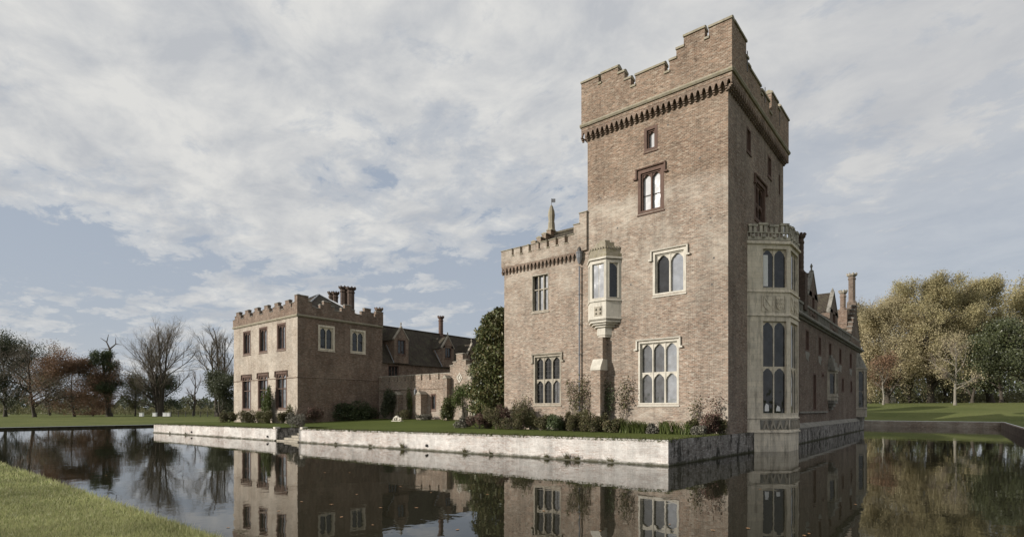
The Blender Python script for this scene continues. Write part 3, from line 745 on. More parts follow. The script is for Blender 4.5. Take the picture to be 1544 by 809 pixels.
# ================================================================== WING BESIDE THE TOWER
WX0 = sX(760, Y0); WX1 = XL + .002; WY1 = Y0 + 11.6
wg = thing('brick_wing', 'lower crenellated brick wing joined to the left side of the tall tower', 'building', (-22.5, 37, 1))
a1 = swin(801.5, 827, 415.5, 470.5); a2 = swin(804.5, 845.5, 536.5, 609)
mb = MB(); WS = FS(Y0 + .03)
mb.facade(WS, WX0, WX1, -1, 13.4, [a1, a2], .3); mb.facade(FW(WX0), Y0 + .03, WY1, -1, 13.4); mb.facade(FN(WY1), WX0, WX1, -1, 13.4)
mb.build('wall', M_BR, wg)
window(wg, WS, *a1, cols=3, splits=(a1[2] + .6 * (a1[3] - a1[2]),), mat=M_STD, fw=.07, arch=False, g=(2, 1, 1, 0, 1, 1), rec=.3, mw=.07, label='upper three-light window with plain square lights')
window(wg, WS, *a2, cols=3, splits=(a2[2] + .5 * (a2[3] - a2[2]) ,), mat=M_STD, fw=.10, g=(0, 0, 2, 0, 0, 0), rec=.3, hood=True, glazing=10, label='lower six-light weathered stone window')
zt = 14.42; wp, wc = MB(), MB(); WPF = FS(Y0 - .14)
W8 = lambda px: sX(750 + px / 8.093, Y0 - .14)
sg = []
mer = [(70, 175), (200, 275), (305, 380), (410, 500), (520, 600), (630, 710), (740, 820)]
for i, (a, b) in enumerate(mer):
    sg.append((W8(a), W8(b), zt)); nxt = mer[i + 1][0] if i + 1 < len(mer) else 860
    sg.append((W8(b), W8(nxt), zt - .5))
sg.append((W8(860), W8(930), zt)); sg.append((W8(930), W8(1000), zt + .62)); sg.append((W8(1000), XL - .003, zt + 1.3))
sg[0] = (WX0 - .15, sg[0][1], zt)
battlement(wp, wc, WPF, -.38, 0, 13.1, sg, .12, .05)
wsg = []; u = Y0 - .14 + .382; k = 0
while u < WY1 + .1:
    wsg.append((u, u + .62, zt)); wsg.append((u + .62, u + .92, zt - .5)); u += .92
battlement(wp, wc, FW(WX0 - .15), -.38, 0, 13.1, wsg, .12, .05)
o = wp.build('parapet', M_BR, wg); chunks(wc, 'coping', M_COP, o)
cb = corbels(WS, WX0 - .1, sX(871, Y0), 13.11, 12.55, .165, .33); c2 = corbels(FW(WX0), Y0 + .1, WY1, 13.11, 12.55, .145, .33)
b = len(cb.v); cb.v += c2.v; cb.f += [tuple(i + b for i in f) for f in c2.f]; cb.m += c2.m; cb.sm += c2.sm
cb.build('corbel_table', M_BRR, wg)
# crow-stepped west gable, roof, pinnacle
gX = WX0 + .35; yc = eY(832, gX); zr = 16.9
mb = MB(); mc = MB(); G = FW(gX); ns = 7; hw = yc - Y0 - .8
for i in range(ns):
    t0, t1 = i / ns, (i + 1) / ns; zz_ = 13.9 + (zr + .35 - 13.9) * (i + .6) / ns
    for s_ in (-1, 1):
        a, b = yc + s_ * hw * (1 - t0), yc + s_ * hw * (1 - t1); a, b = min(a, b), max(a, b)
        mb.box(G, a, b, -.4, 0, 13.2, zz_); mc.cap(G, a - .02, b + .02, -.46, .06, zz_ + .002, zz_ + .15)
o = mb.build('gable', M_BR, wg); mc.build('coping', M_COP, o)
mb = MB()
for s_ in (-1, 1): mb.face([(gX + .4, yc + s_ * (hw + .3), 13.5), (XL, yc + s_ * (hw + .3), 13.5), (XL, yc, zr), (gX + .4, yc, zr)])
mb.tube([(gX + .4, yc, zr + .05), (XL, yc, zr + .05)], .14, 6, 1)
mb.build('roof', [M_ROOF, M_COP], wg)
px_, py_ = gP(831.5, math.hypot(*[0, 0]) + (yc / ray(831.5)[1])); 
mb = MB(); dep = yc / ray(832)[1]; zf = lambda py: EYE + (HY - py) * dep / F
mb.lathe(px_, py_, [(.5, 16.6), (.5, zf(352)), (.30, zf(345)), (.27, zf(336)), (.24, zf(334)), (.26, zf(330)), (.29, zf(324)), (.25, zf(318)), (.12, zf(311)), (.05, zf(309))], 8, 0, False)
o = mb.build('pinnacle', M_COP, wg)
mb = MB(); mb.tube([(px_, py_, zf(310)), (px_, py_, zf(299))], .025, 5); mb.box(Fr((px_, py_, 0), (.8, .6, 0), (-.6, .8, 0)), 0, .32, -.01, .01, zf(305), zf(299.5)); mb.build('weather_vane', M_PIPE, o)
mb = MB(); pxx = sX(874, Y0 - .1); yy = Y0 - .13
mb.tube([(pxx, yy, .9), (pxx, yy, 12.1)], .055, 8)
mb.lathe(pxx, yy, [(.06, 12.25), (.10, 12.35), (.19, 12.6), (.21, 12.65), (.21, 12.95), (.24, 12.97), (.24, 13.05)], 8, 0, False)
mb.lathe(pxx, yy + .02, [(.13, 13.05), (.16, 13.25), (.06, 13.4)], 8, 1)
for z in (2.2, 4.2, 6.2, 8.2, 10.2): mb.lathe(pxx, yy, [(.055, z), (.08, z), (.08, z + .1), (.055, z + .1)], 8)
mb.build('drainpipe', [M_PIPE, M_FR], wg)

# ================================================================== PAVILION ON THE LEFT
PX0, PX1 = sX(352.6, Y0), sX(448.6, Y0); PYB = eY(576.5, PX1)
pv = thing('brick_pavilion', 'square two-storey cream brick pavilion with red battlements at the left end of the terrace', 'building', (-63.5, 37, 1))
ups = [swin(366.5, 378, 499.6, 535), swin(390.5, 403.2, 493.8, 531.6), swin(417.5, 431, 488, 528)]
los = [swin(365, 378.5, 566.5, 617), swin(388.8, 404.2, 563.7, 617), swin(415.7, 432.6, 561, 616)]
rws = [ewin(479.8, 504.7, 488.8, 526.5, PX1), ewin(528.4, 551.2, 495.3, 530.5, PX1)]
PS, PEa = FS(Y0), FE(PX1); mb = MB()
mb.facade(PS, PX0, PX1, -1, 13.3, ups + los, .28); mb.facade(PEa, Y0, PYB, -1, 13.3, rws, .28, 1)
mb.facade(FW(PX0), Y0, PYB, -1, 13.3); mb.facade(FN(PYB), PX0, PX1, -1, 13.3)
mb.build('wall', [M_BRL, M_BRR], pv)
for i, h in enumerate(ups): window(pv, PS, *h, cols=2, mat=M_TC, fw=.2, g=(0, 1), rec=.28)
for i, h in enumerate(los): window(pv, PS, *h, cols=2, splits=(h[2] + .55 * (h[3] - h[2]),), toponly=True, mat=M_TC, fw=.2, g=(0, 1, 0, 1), rec=.28, hood=True)
for i, h in enumerate(rws): window(pv, PEa, *h, cols=2, bars=(h[2] + .5 * (h[3] - h[2]),), mat=M_STB, fw=.22, g=(0,), rec=.28, label='stone-framed window on the shaded side')
ZP = 12.86; mb = MB(); roll(mb, PS, PX0 - .1, PX1 + .1, ZP, .16); roll(mb, PEa, Y0, PYB, ZP, .16); roll(mb, FW(PX0), Y0, PYB, ZP, .16)
mb.build('string_course', M_COP, pv)
mb = MB(); roll(mb, PS, PX0, PX1, 6.05, .05); roll(mb, PEa, Y0, PYB, 6.1, .05); mb.build('band', M_BRR, pv)
pm, pc = MB(), MB()
def stepped(fr, a, b, n_, z, hh, zb, skip_last=False):
    p = (b - a) / n_
    out = []
    for i in range(n_):
        u = a + i * p
        for f0, f1, k in ((0, .22, 0), (.22, .38, .5), (.38, .72, 1), (.72, .88, .5), (.88, 1, 0)):
            out.append((u + f0 * p, u + f1 * p, z - hh * (1 - k)))
    return out
battlement(pm, pc, FS(Y0 - .08), -.4, 0, ZP + .1, stepped(None, PX0 - .08, PX1 - 1.0, 6, 14.78, .85, 0), .13, .05)
battlement(pm, pc, FS(Y0 - .08), -.4, 0, ZP + .1, [(PX1 - 1.0, PX1 - .5, 14.4), (PX1 - .5, PX1 + .08, 15.15)], .13, .05)
battlement(pm, pc, FE(PX1 + .08), -.4, 0, ZP + .1, [(Y0 - .08 + .402, Y0 + 1.25, 15.15), (Y0 + 1.25, Y0 + 1.7, 14.6), (Y0 + 1.7, Y0 + 2.1, 14.1)], .13, .05)
battlement(pm, pc, FE(PX1 + .08), -.4, 0, ZP + .1, stepped(None, Y0 + 2.1, PYB - 1.0, 3, 14.9, .9, 0), .13, .05)
battlement(pm, pc, FE(PX1 + .08), -.4, 0, ZP + .1, [(PYB - 1.0, PYB + .08, 14.75)], .13, .05)
battlement(pm, pc, FW(PX0 - .08), -.4, 0, ZP + .1, stepped(None, Y0 - .08 + .402, PYB, 5, 14.8, .85, 0), .13, .05)
battlement(pm, pc, FN(PYB + .08), -.4, 0, ZP + .1, stepped(None, PX0 + .33, PX1 - .33, 6, 14.8, .85, 0), .13, .05)
o = pm.build('parapet', M_BRR, pv); pc.build('coping', M_STX, o)
ax, ay = -63.5, 38.2; mb = MB(); q = [(PX0 + .4, Y0 + .4), (PX1 - .4, Y0 + .4), (PX1 - .4, PYB - .4), (PX0 + .4, PYB - .4)]
for i in range(4):
    a, b = q[i], q[(i + 1) % 4]; mb.face([(*a, 13.2), (*b, 13.2), (ax, ay, 17.2)])
for a in q: mb.tube([(*a, 13.25), (ax, ay, 17.27)], .09, 5, 1)
rf = mb.build('roof', [M_ROOF, M_LEAD], pv)
def chimney(parent, x, y, z0, z1, r, mat, capmat=None, n=8, twist=False, base=None):
    mb = MB(); H = z1 - z0
    if base: mb.box(Fr((x, y, 0), (1, 0, 0), (0, 1, 0)), -base, base, -base, base, z0 - 3, z0 + .002)
    prof = [(r * 1.35, z0), (r * 1.35, z0 + .12), (r, z0 + .3)]
    k = 10
    for i in range(1, k): prof.append((r * (1 + (.06 if i % 2 else 0) * twist), z0 + .3 + (H - 1.2) * i / k))
    prof += [(r, z1 - .85), (r * 1.15, z1 - .75), (r * 1.18, z1 - .62), (r, z1 - .55)]
    mb.lathe(x, y, prof + [(r, z1 - .4)], n, 0, False, math.pi / n)
    o = mb.build('chimney', mat, parent)
    mb = MB(); mb.lathe(x, y, [(r * 1.05, z1 - .4), (r * 1.5, z1 - .25), (r * 1.55, z1 - .1)], n, 0, False, math.pi / n)
    for i in range(n):
        a = 2 * math.pi * i / n + math.pi / n; mb.lathe(x + r * 1.35 * math.cos(a), y + r * 1.35 * math.sin(a), [(.11, z1 - .1), (.11, z1), (.04, z1 + .05)], 4, 0, False)
    mb.build('chimney_cap', capmat or mat, o); return o
def at_dep(px, dep): return gP(px, dep)
for px, dep, top, r in ((499.5, 75, 440, .33), (506, 73.6, 440, .33), (518.5, 72.6, 432, .46), (529, 72.2, 433, .46)):
    x, y = at_dep(px, dep); chimney(pv, x, min(y, 42.6), 14.0, EYE + (HY - top) * dep / F, r, M_SOOT, base=r * 1.6)
x, y = PX1 - .25, PYB - .35; chimney(pv, x, y, 13.0, 15.2, .36, M_BRR)

# ================================================================== WEST RANGE
RX = -56.1; RG = thing('gallery_range', 'long tiled-roof range with gabled dormers behind the low crenellated wall', 'building', (-60, 62, 1))
RE = FE(RX); RY0, RY1 = PYB + .01, 86.0; ze = 8.7; rx = -60.0; zr = 13.75
rw = ewin(585, 601.5, 549.5, 568, RX); D = []
for pl_, pr_, apex, fin, wt, wb_, zb_ in ((592.4, 613.7, 494, 485.5, 512, 534, 545), (665, 682, 508, 500.5, 521, 540, 551), (703, 716, 519, 511, 529, 543, 554)):
    D.append((eY(pl_, RX), eY(pr_, RX), apex, fin, wt, wb_, pl_, pr_))
mb = MB(); mb.facade(RE, RY0, RY1, 0, ze, [rw, (53.0, 53.9, 5.6, 7.6), (60, 60.9, 5.6, 7.6)], .25); mb.facade(FW(2 * rx - RX), RY0, RY1, 0, ze)
mb.build('wall', M_BRR, RG)
window(RG, RE, *rw, cols=3, mat=M_TC, fw=.12, g=(0,), rec=.25, arch=False)
for a in (53.0, 60): window(RG, RE, a, a + .9, 5.6, 7.6, cols=1, mat=M_TC, fw=.12, g=(0,), rec=.25, arch=False)
mb = MB(); s1 = RX + .25
mb.face([(s1, RY0, ze - .3), (s1, RY1, ze - .3), (rx, RY1, zr), (rx, RY0, zr)]); mb.face([(2 * rx - s1, RY0, ze - .3), (2 * rx - s1, RY1, ze - .3), (rx, RY1, zr), (rx, RY0, zr)])
mb.face([(2 * rx - s1, RY1, ze - .3), (s1, RY1, ze - .3), (rx, RY1, zr)]); mb.face([(2 * rx - s1, RY0, ze - .3), (s1, RY0, ze - .3), (rx, RY0, zr)])
mb.tube([(rx, RY0, zr), (rx, RY1, zr)], .12, 6); rf = mb.build('roof', M_ROOF, RG)
def dormer(parent, fr, u0, u1, zb, zeave, zap, win, wallm, depth, finz, slope_at, roofm=M_ROOF, cope=M_STD):
    """gabled dormer flush with the wall; depth = how far its ridge runs back"""
    c = (u0 + u1) / 2; mb = MB(); 
    mb.facade(fr, u0, u1, zb, zeave, [win] if win else [], .2)
    mb.prism(fr, [(u0, zeave), (u1, zeave), (c, zap)], -.25, 0)
    for u in (u0, u1): mb.face([fr.p(u, 0, zb), fr.p(u, 0, zeave), fr.p(u, -slope_at(zeave), zeave), fr.p(u, -slope_at(zb), zb)])
    o = mb.build('dormer', wallm, parent)
    mb = MB(); L = slope_at(zap); e = .12; zs_ = zeave - e * (zap - zeave) / ((u1 - u0) / 2)
    for s_, u in ((-1, u0 - e), (1, u1 + e)):
        mb.face([fr.p(u, -.2, zs_ + .05), fr.p(c, -.2, zap + .05), fr.p(c, -L - .3, zap + .05), fr.p(u, -slope_at(zs_) - .1, zs_ + .05)])
    mb.build('dormer_roof', roofm, o)
    mb = MB()
    for s_ in (-1, 1):
        uu = c + s_ * ((u1 - u0) / 2 + .08)
        mb.prism(fr, [(uu, zeave - .12), (uu + s_ * .02, zeave + .06), (c, zap + .2), (c, zap)], -.28, .05)
    ctr = fr.p(c, -.12, 0)
    mb.lathe(ctr.x, ctr.y, [(.09, zap), (.13, zap + .15), (.06, zap + .3), (.07, (zap + finz) / 2 + .1), (.12, finz - .25), (.03, finz)], 6, 0, False)
    mb.build('gable_coping', cope, o)
    if win: window(o, fr, *win, cols=2 if win[1] - win[0] > .9 else 1, mat=M_TC, fw=.1, g=(0,), rec=.2, arch=False)
    return o
sl = lambda z: max(0, (z - ze)) * (s1 - rx) / (zr - ze + .3) + .0
for u0, u1, ap, fin, wt, wb_, pl_, pr_ in D:
    c = (pl_ + pr_) / 2; zA = eZ(c, ap, RX); ws = (eY(c - (pr_ - pl_) * .29, RX), eY(c + (pr_ - pl_) * .29, RX), eZ(c, wb_, RX), eZ(c, wt, RX))
    dormer(RG, FE(RX + .3), u0, u1, ze - .2, zA - 1.55, zA, ws, M_BRR, 3, eZ(c, fin, RX), lambda z: sl(z) + .3)
for u0, u1, *r in D[:2]: mb = MB(); mb.tube([(RX + .32, u0 - .06, ze - .2), (RX - 1.55 + .3, u0 - .06, ze + 2.2)], .05, 5); mb.build('lead_flashing', M_LEAD, RG)
x, y = rx + .2, None
d_ = ray(664.7); tt = rx / d_[0]; chimney(RG, rx, d_[1] * tt, 13.4, EYE + (HY - 476.5) * tt / F, .33, M_TC, n=10, twist=True, base=.5)

# ================================================================== SCREEN WALL AND GABLE
QY = 41.75; SW = thing('screen_wall', 'low crenellated brick wall with buttresses across the back of the lawn', 'wall', (-48, QY, 1)); SF = FS(QY)
q0, q1 = PX1 + .02, sX(678.5, QY)
h1 = swin(613.5, 621, 600.5, 618, QY); h2 = swin(649.5, 657.5, 593, 617.5, QY)
mb = MB(); mc = MB(); zq = 6.62
mb.facade(SF, q0, q1, 0, 5.9, [h1, h2], .25); mb.facade(FN(QY + .5), q0, q1, 0, 5.9); mb.face([(q0, QY, 5.9), (q1, QY, 5.9), (q1, QY + .5, 5.9), (q0, QY + .5, 5.9)])
gaps = [571 + (g_ - 42) / 3.855 for g_ in (60, 105, 150, 195, 243, 292, 340, 392)]
ua = q0; wm = MB()
for g_ in gaps:
    a, b = sX(g_ - 1.1, QY), sX(g_ + 1.1, QY)
    if a > ua: wm.box(SF, ua, a, -.48, -.001, 5.9, zq - .12); mc.cap(SF, ua - .02, a + .02, -.53, .04, zq - .118, zq)
    ua = b
wm.box(SF, ua, q1, -.48, -.001, 5.9, zq - .12); mc.cap(SF, ua, q1, -.53, .04, zq - .118, zq)
mb.build('wall', M_BR, SW); o = wm.build('battlement', M_BR, SW)
chunks(mc, 'coping', M_STD, o)
mb = MB(); roll(mb, SF, q0, q1, 4.93, .09); mb.build('string_course', M_BR, SW)
for h in (h1, h2): window(SW, SF, *h, cols=1, mat=M_TC, fw=.14, g=(2,), rec=.25)
def gab_buttress(parent, fr, u0, u1, pr, zlo, zhi, zap):
    mb = MB(); mb.box(fr, u0, u1, 0, pr, zlo, zhi); o = mb.build('buttress', M_BR, parent)
    mb = MB(); c = (u0 + u1) / 2; mb.prism(fr, [(u0 - .08, zhi + .001), (u1 + .08, zhi + .001), (c, zap)], 0, pr + .08); mb.build('buttress_cap', M_STD, o)
for a, b, pt, pr in ((593.5, 600, 591, .7), (628, 634.5, 590, 1.0), (668, 673.5, 566, 1.0)):
    gab_buttress(SW, SF, sX(a, QY - pr), sX(b, QY - pr), pr, .5, sZ(a, pt + 4, QY - pr), sZ(a, pt - 1, QY - pr))
x, z = sX(626.5, QY - .4), sZ(626.5, 595, QY - .4); mb = MB()
mb.lathe(x, QY - .4, [(.05, z), (.16, z + .08), (.2, z + .5), (.12, z + .62), (.03, z + .75)], 6, 0, False); mb.tube([(x, QY, z + .9), (x, QY - .4, z + .9), (x, QY - .4, z + .7)], .025, 5); mb.build('lantern', M_PIPE, SW)
QG = QY - .35; GF = FS(QG)
gp = thing('stepped_gable', 'small crow-stepped brick gable with a pale diamond panel beside the magnolia', 'building', (sX(696, QG), QG, 1.4))
g0, g1 = sX(678.5, QG), sX(714, QG); gc = sX(692.5, QG); zt = 8.7
mb, mc = MB(), MB()
stp = [(678.5, 683, 549.5), (683, 688, 544), (688, 697.5, 532), (697.5, 702.5, 541), (702.5, 708, 548.5), (708, 714, 556)]
for a, b, y in stp:
    z = sZ(a, y, QG); a, b = sX(a, QG), sX(b, QG)
    mb.box(GF, a, b, -.6, 0, .5, z - .14); mc.cap(GF, a - .04, b + .04, -.65, .06, z - .138, z)
mb.box(GF, g0 + .1, g1 - .1, -6, -.62, .5, 5.8)
o = mb.build('wall', M_BR, gp); chunks(mc, 'coping', M_STD, o)
mb = MB(); c, z = sX(693.2, QG), sZ(693, 569, QG)
for s_, d in ((.42, .06),):
    ring = [(0, 1.35), (1, 0), (0, -1.35), (-1, 0)]
    for i in range(4):
        a, b = ring[i], ring[(i + 1) % 4]
        mb.prism(GF, [(c + a[0] * s_, z + a[1] * s_), (c + b[0] * s_, z + b[1] * s_), (c + b[0] * s_ * .68, z + b[1] * s_ * .68), (c + a[0] * s_ * .68, z + a[1] * s_ * .68)], .002, d)
mb.prism(GF, [(c, z + .22), (c + .17, z), (c, z - .22), (c - .17, z)], .002, .05); mb.build('diamond_panel', M_ST, gp)
gab_buttress(gp, GF, sX(706, QG - .8), sX(712, QG - .8), .8, .5, sZ(706, 572, QG - .8), sZ(706, 561, QG - .8))
window(gp, Fr((0, QG, 0), (1, 0, 0), (0, -1, 0)), sX(694, QG), sX(699, QG), 1.7, 3.6, cols=1, mat=M_STD, fw=.14, g=(0,), rec=-.01 + .02, arch=False, sill=False) if False else None

# ================================================================== EAST RANGE
EX = -9.5; er = thing('moat_range', 'long shaded brick range with dormers standing straight out of the moat behind the tower', 'building', (-14, 62, 1))
EE = FE(EX); EY0 = YB + .002; EY1 = eY(1297.5, EX); zg = 9.75
EW = [ewin(*q, EX) for q in ((1214.6, 1219.7, 494.6, 528.4), (1234, 1238, 505, 535.6), (1249.6, 1253.5, 514, 541.5), (1265.2, 1268.7, 523, 549), (1281, 1284.3, 530, 555),
      (1226, 1230.6, 561, 618.6), (1239, 1242.3, 560.7, 569), (1269.3, 1272.3, 568, 591), (1282.2, 1284.8, 572, 592))]
mb = MB(); mb.facade(EE, EY0, EY1, -1, zg, EW, .28); mb.facade(FN(EY1), EX - 9, EX, -1, zg); mb.facade(FW(EX - 9), EY0, EY1, -1, zg)
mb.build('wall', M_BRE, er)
for i, h in enumerate(EW): window(er, EE, *h, cols=1, mat=M_TC, fw=min(.16, (h[1] - h[0]) * .2), g=(0,), rec=.28, arch=(i == 5), sill=False, splits=(h[2] + .5 * (h[3] - h[2]),) if i < 5 else ())
for i in range(5): h = EW[i]; mb = MB(); mb.prism(EE, [(h[0] - .1, h[2] - .05), (h[1] + .15, h[2] - .02), (h[1] + .2, h[2] - .3), (h[1] - .1, h[2] - .45), (h[1] - .15, h[2] - .8), (h[0] + .2, h[2] - .6), (h[0] + .05, h[2] - .4)], .002, .012); mb.build('limewash_patch', M_STX, er)
mb = MB(); mb.box(EE, EY0 - .02, EY1 + .3, 0, .33, -1, 1.12); o = mb.build('plinth', M_WASHD, er)
mb = MB(); mb.prism(Fr((EX, EY0 - .02, 0), (1, 0, 0), (0, -1, 0)), [(0, 1.122), (.36, 1.122), (.36, 1.17), (.0, 1.5)], 0, -(EY1 - EY0 + .3)); mb.build('plinth_slope', M_STX, er)
mb = MB(); roll(mb, EE, EY0, EY1, zg, .2); mb.tube([(EX + .28, EY0, zg + .05), (EX + .28, EY1, zg + .05)], .14, 8); mb.box(EE, EY0, EY1, -.3, .12, zg + .2, zg + .34); mb.build('gutter', M_STX, er)
mb = MB(); mb.box(EE, eY(1203, EX), eY(1246, EX), 0, .14, eZ(1204, 622.5, EX), eZ(1204, 620, EX)); mb.build('ledge', M_STX, er)
mb = MB(); z0_ = zg + .34; u = EY0 + .1
while u < EY1 - .4:                                   # pierced parapet of little arches
    mb.box(EE, u, u + .14, -.28, -.02, z0_, z0_ + .75); mb.prism(EE, [(u + .14, z0_ + .75), (u + .33, z0_ + .5), (u + .52, z0_ + .75)], -.2, -.08); u += .52
mb.box(EE, EY0, EY1, -.32, .03, z0_ + .751, z0_ + .92)
mb.build('balustrade', M_STX, er)
ery = EX - 4.6; erz = 14.2; mb = MB(); s2 = EX - .5
mb.face([(s2, EY0, zg), (s2, EY1, zg), (ery, EY1, erz), (ery, EY0, erz)]); mb.face([(EX - 9, EY0, zg), (EX - 9, EY1, zg), (ery, EY1, erz), (ery, EY0, erz)])
mb.face([(EX - 9, EY1, zg), (s2, EY1, zg), (ery, EY1, erz)])
mb.build('roof', M_ROOF, er)
sle = lambda z: .5 + max(0, z - zg) * (s2 - ery) / (erz - zg)
for pl_, pc_, pr_, ap, fin, wt, wb_ in ((1219, 1226.3, 1233, 411, 397, 441, 474), (1251.5, 1257.6, 1263.5, 441, 433.5, 468, 496)):
    zA = eZ(pc_, ap, EX); ww = (eY(pc_ - 1.6, EX), eY(pc_ + 2.2, EX), eZ(pc_, wb_, EX), eZ(pc_, wt, EX))
    dormer(er, FE(EX - .02), eY(pl_, EX), eY(pr_, EX), zg + .2, zA - 2.1, zA, ww, M_BRE, 4, eZ(pc_, fin, EX), sle, M_ROOF, M_STX)
# end gable with corner bay
gE0, gE1 = eY(1281.5, EX), EY1; gEc = (gE0 + gE1) / 2; mb, mc = MB(), MB(); zb_ = zg + .3; zt_ = eZ(1289, 458, EX)
ns = 9; GE = FE(EX + .02)
for i in range(ns):
    z = zb_ + (zt_ - zb_) * (i + .8) / ns
    for s_ in (-1, 1):
        a, b = sorted((gEc + s_ * (gE1 - gE0) / 2 * (1 - i / ns), gEc + s_ * (gE1 - gE0) / 2 * (1 - (i + 1) / ns)))
        mb.box(GE, a, b, -.5, 0, zb_, z - .1); mc.cap(GE, a - .03, b + .03, -.56, .07, z - .098, z + .05)
o = mb.build('gable', M_BRE, er); mc.build('coping', M_STX, o)
mb = MB()
for s_ in (-1, 1): mb.face([(EX - .4, gEc + s_ * (gE1 - gE0) / 2, zb_), (EX - .4, gEc, zt_ - .4), (EX - 9, gEc, zt_ - .4), (EX - 9, gEc + s_ * (gE1 - gE0) / 2, zb_)])
mb.build('gable_roof', M_ROOF, er)
def chim_px(px, X, top, bot, r, mat, cap, base, twist=False):
    d = ray(px); t_ = X / d[0]; chimney(er, X, d[1] * t_, EYE + (HY - bot) * t_ / F, EYE + (HY - top) * t_ / F, r, mat, cap, 8, twist, base)
chim_px(1206.5, EX - .35, 353, 412, .26, M_SOOT, M_SOOT, .45, True)
chim_px(1271, EX - 1.0, 438, 468, .30, M_BRR, M_STD, .48)
chim_px(1284.5, EX - 1.2, 412.5, 457, .40, M_BRE, M_STD, .5)
# little oriel and the far bay
b1, f1, p1 = bay(er, 'oriel_window', EE, eY(1247.5, EX), eY(1247.5, EX) + 2.3, .6, .62, eZ(1250, 603, EX), eZ(1250, 559, EX), [(eZ(1250, 559, EX), .08), (eZ(1250, 597, EX), .06)], M_STD, 'small stone oriel half way along the shaded wall',
    winrows=[(eZ(1250, 594, EX), eZ(1250, 562, EX), (), 1, 2)], side_off=(.2, .1), g=(0,), fw=.07, rec=.12)
cc = eY(1247.5, EX) + 1.15; mb = MB(); z = eZ(1250, 559, EX)
for s_, h in ((1, .35), (.8, .45), (.55, .4), (.3, .3)): mb.box(EE, cc - 1.15 * s_, cc + 1.15 * s_, -.02, .62 * s_, z, z + h); z += h
z = eZ(1250, 603, EX)
for s_, h in ((.9, .3), (.65, .3), (.4, .3)): mb.box(EE, cc - 1.0 * s_, cc + 1.0 * s_, -.02, .6 * s_, z - h, z - .001); z -= h
mb.build('roof', M_STX, b1)
u0 = eY(1290.8, EX); zl, zh = eZ(1293, 628, EX), eZ(1293, 556, EX)
b2, f2, p2 = bay(er, 'corner_bay', EE, u0, u0 + 3.0, .75, .85, zl, zh, [(zh, .1), (zl + 1.0, .07)], M_STD, 'narrow stone bay at the far end of the shaded wall', winrows=[(zl + 1.1, zh - .25, ((zl + zh) / 2 + .2,), 1, 2)], side_off=(.2, .1), g=(0,), fw=.08, rec=.14)
mb = MB(); mb.hexa([EE.p(u0, 0, zh + .1), EE.p(u0 + .7, .85, zh + .1), EE.p(u0 + 2.3, .85, zh + .1), EE.p(u0 + 3, 0, zh + .1), EE.p(u0 + .4, 0, zh + 1.9), EE.p(u0 + .8, .15, zh + 1.9), EE.p(u0 + 2.0, .15, zh + 1.9), EE.p(u0 + 2.4, 0, zh + 1.9)])
mb.box(EE, u0 + .5, u0 + 2.4, -.02, .6, zl - .4, zl - .001); mb.box(EE, u0 + .8, u0 + 2.1, -.02, .35, zl - .8, zl - .401)
mb.build('roof', M_STX, b2)

# ================================================================== NORTH SIDE OF THE COURT (unseen, added to shade the far lawn)
nr = thing('added_north_range', 'unseen brick range and tall gatehouse added behind the near buildings to shade the far lawn', 'building', (-40, 82, 1))
mb = MB(); mb.box(FN(78), -75, -18.6, 0, 7.5, -1, 9.6); mb.box(FN(76.5), -48, -44, 0, 4, 9, 24); mb.box(FN(76.5), -38, -34, 0, 4, 9, 24); mb.box(FN(77.2), -44.01, -37.99, 0, 7, 9, 17.5); mb.build('wall', M_BRE, nr)
mb = MB(); mb.prism(Fr((0, 0, 0), (0, 1, 0), (1, 0, 0)), [(77.7, 9.5), (85.8, 9.5), (81.75, 14.4)], -75, -18.6); mb.build('roof', M_ROOF, nr)
# ================================================================== VEGETATION
def quads_mesh(name, C, size, rng, mat, parent, up=0.0, aspect=1.5):
    N = len(C); a = rng.normal(size=(N, 3)); a /= np.linalg.norm(a, axis=1)[:, None]
    if up: a[:, 2] = a[:, 2] * (1 - up)
    b = rng.normal(size=(N, 3)); b -= (np.sum(a * b, 1) / np.sum(a * a, 1))[:, None] * a; b /= np.linalg.norm(b, axis=1)[:, None] + 1e-9
    a /= np.linalg.norm(a, axis=1)[:, None] + 1e-9
    s = size * rng.uniform(.6, 1.3, N)[:, None]; s2 = s / aspect
    P = np.stack([C - a * s * .5, C + b * s2 * .5, C + a * s * .5, C - b * s2 * .5], 1).reshape(-1, 3) - np.array(wloc(parent))
    return raw_mesh(name, P, np.arange(N * 4), 4, mat, parent)
def raw_mesh(name, P, loops, k, mat, parent, smooth=False):
    me = bpy.data.meshes.new(name); nF = len(loops) // k
    me.vertices.add(len(P)); me.vertices.foreach_set('co', P.astype(np.float32).ravel())
    me.loops.add(len(loops)); me.loops.foreach_set('vertex_index', loops.astype(np.int32))
    me.polygons.add(nF); me.polygons.foreach_set('loop_start', np.arange(0, nF * k, k, dtype=np.int32)); me.polygons.foreach_set('loop_total', np.full(nF, k, dtype=np.int32))
    if smooth: me.polygons.foreach_set('use_smooth', np.ones(nF, dtype=bool))
    me.update(calc_edges=True); me.validate(); me.materials.append(mat)
    o = bpy.data.objects.new(name, me); sc.collection.objects.link(o); o.parent = parent; return o
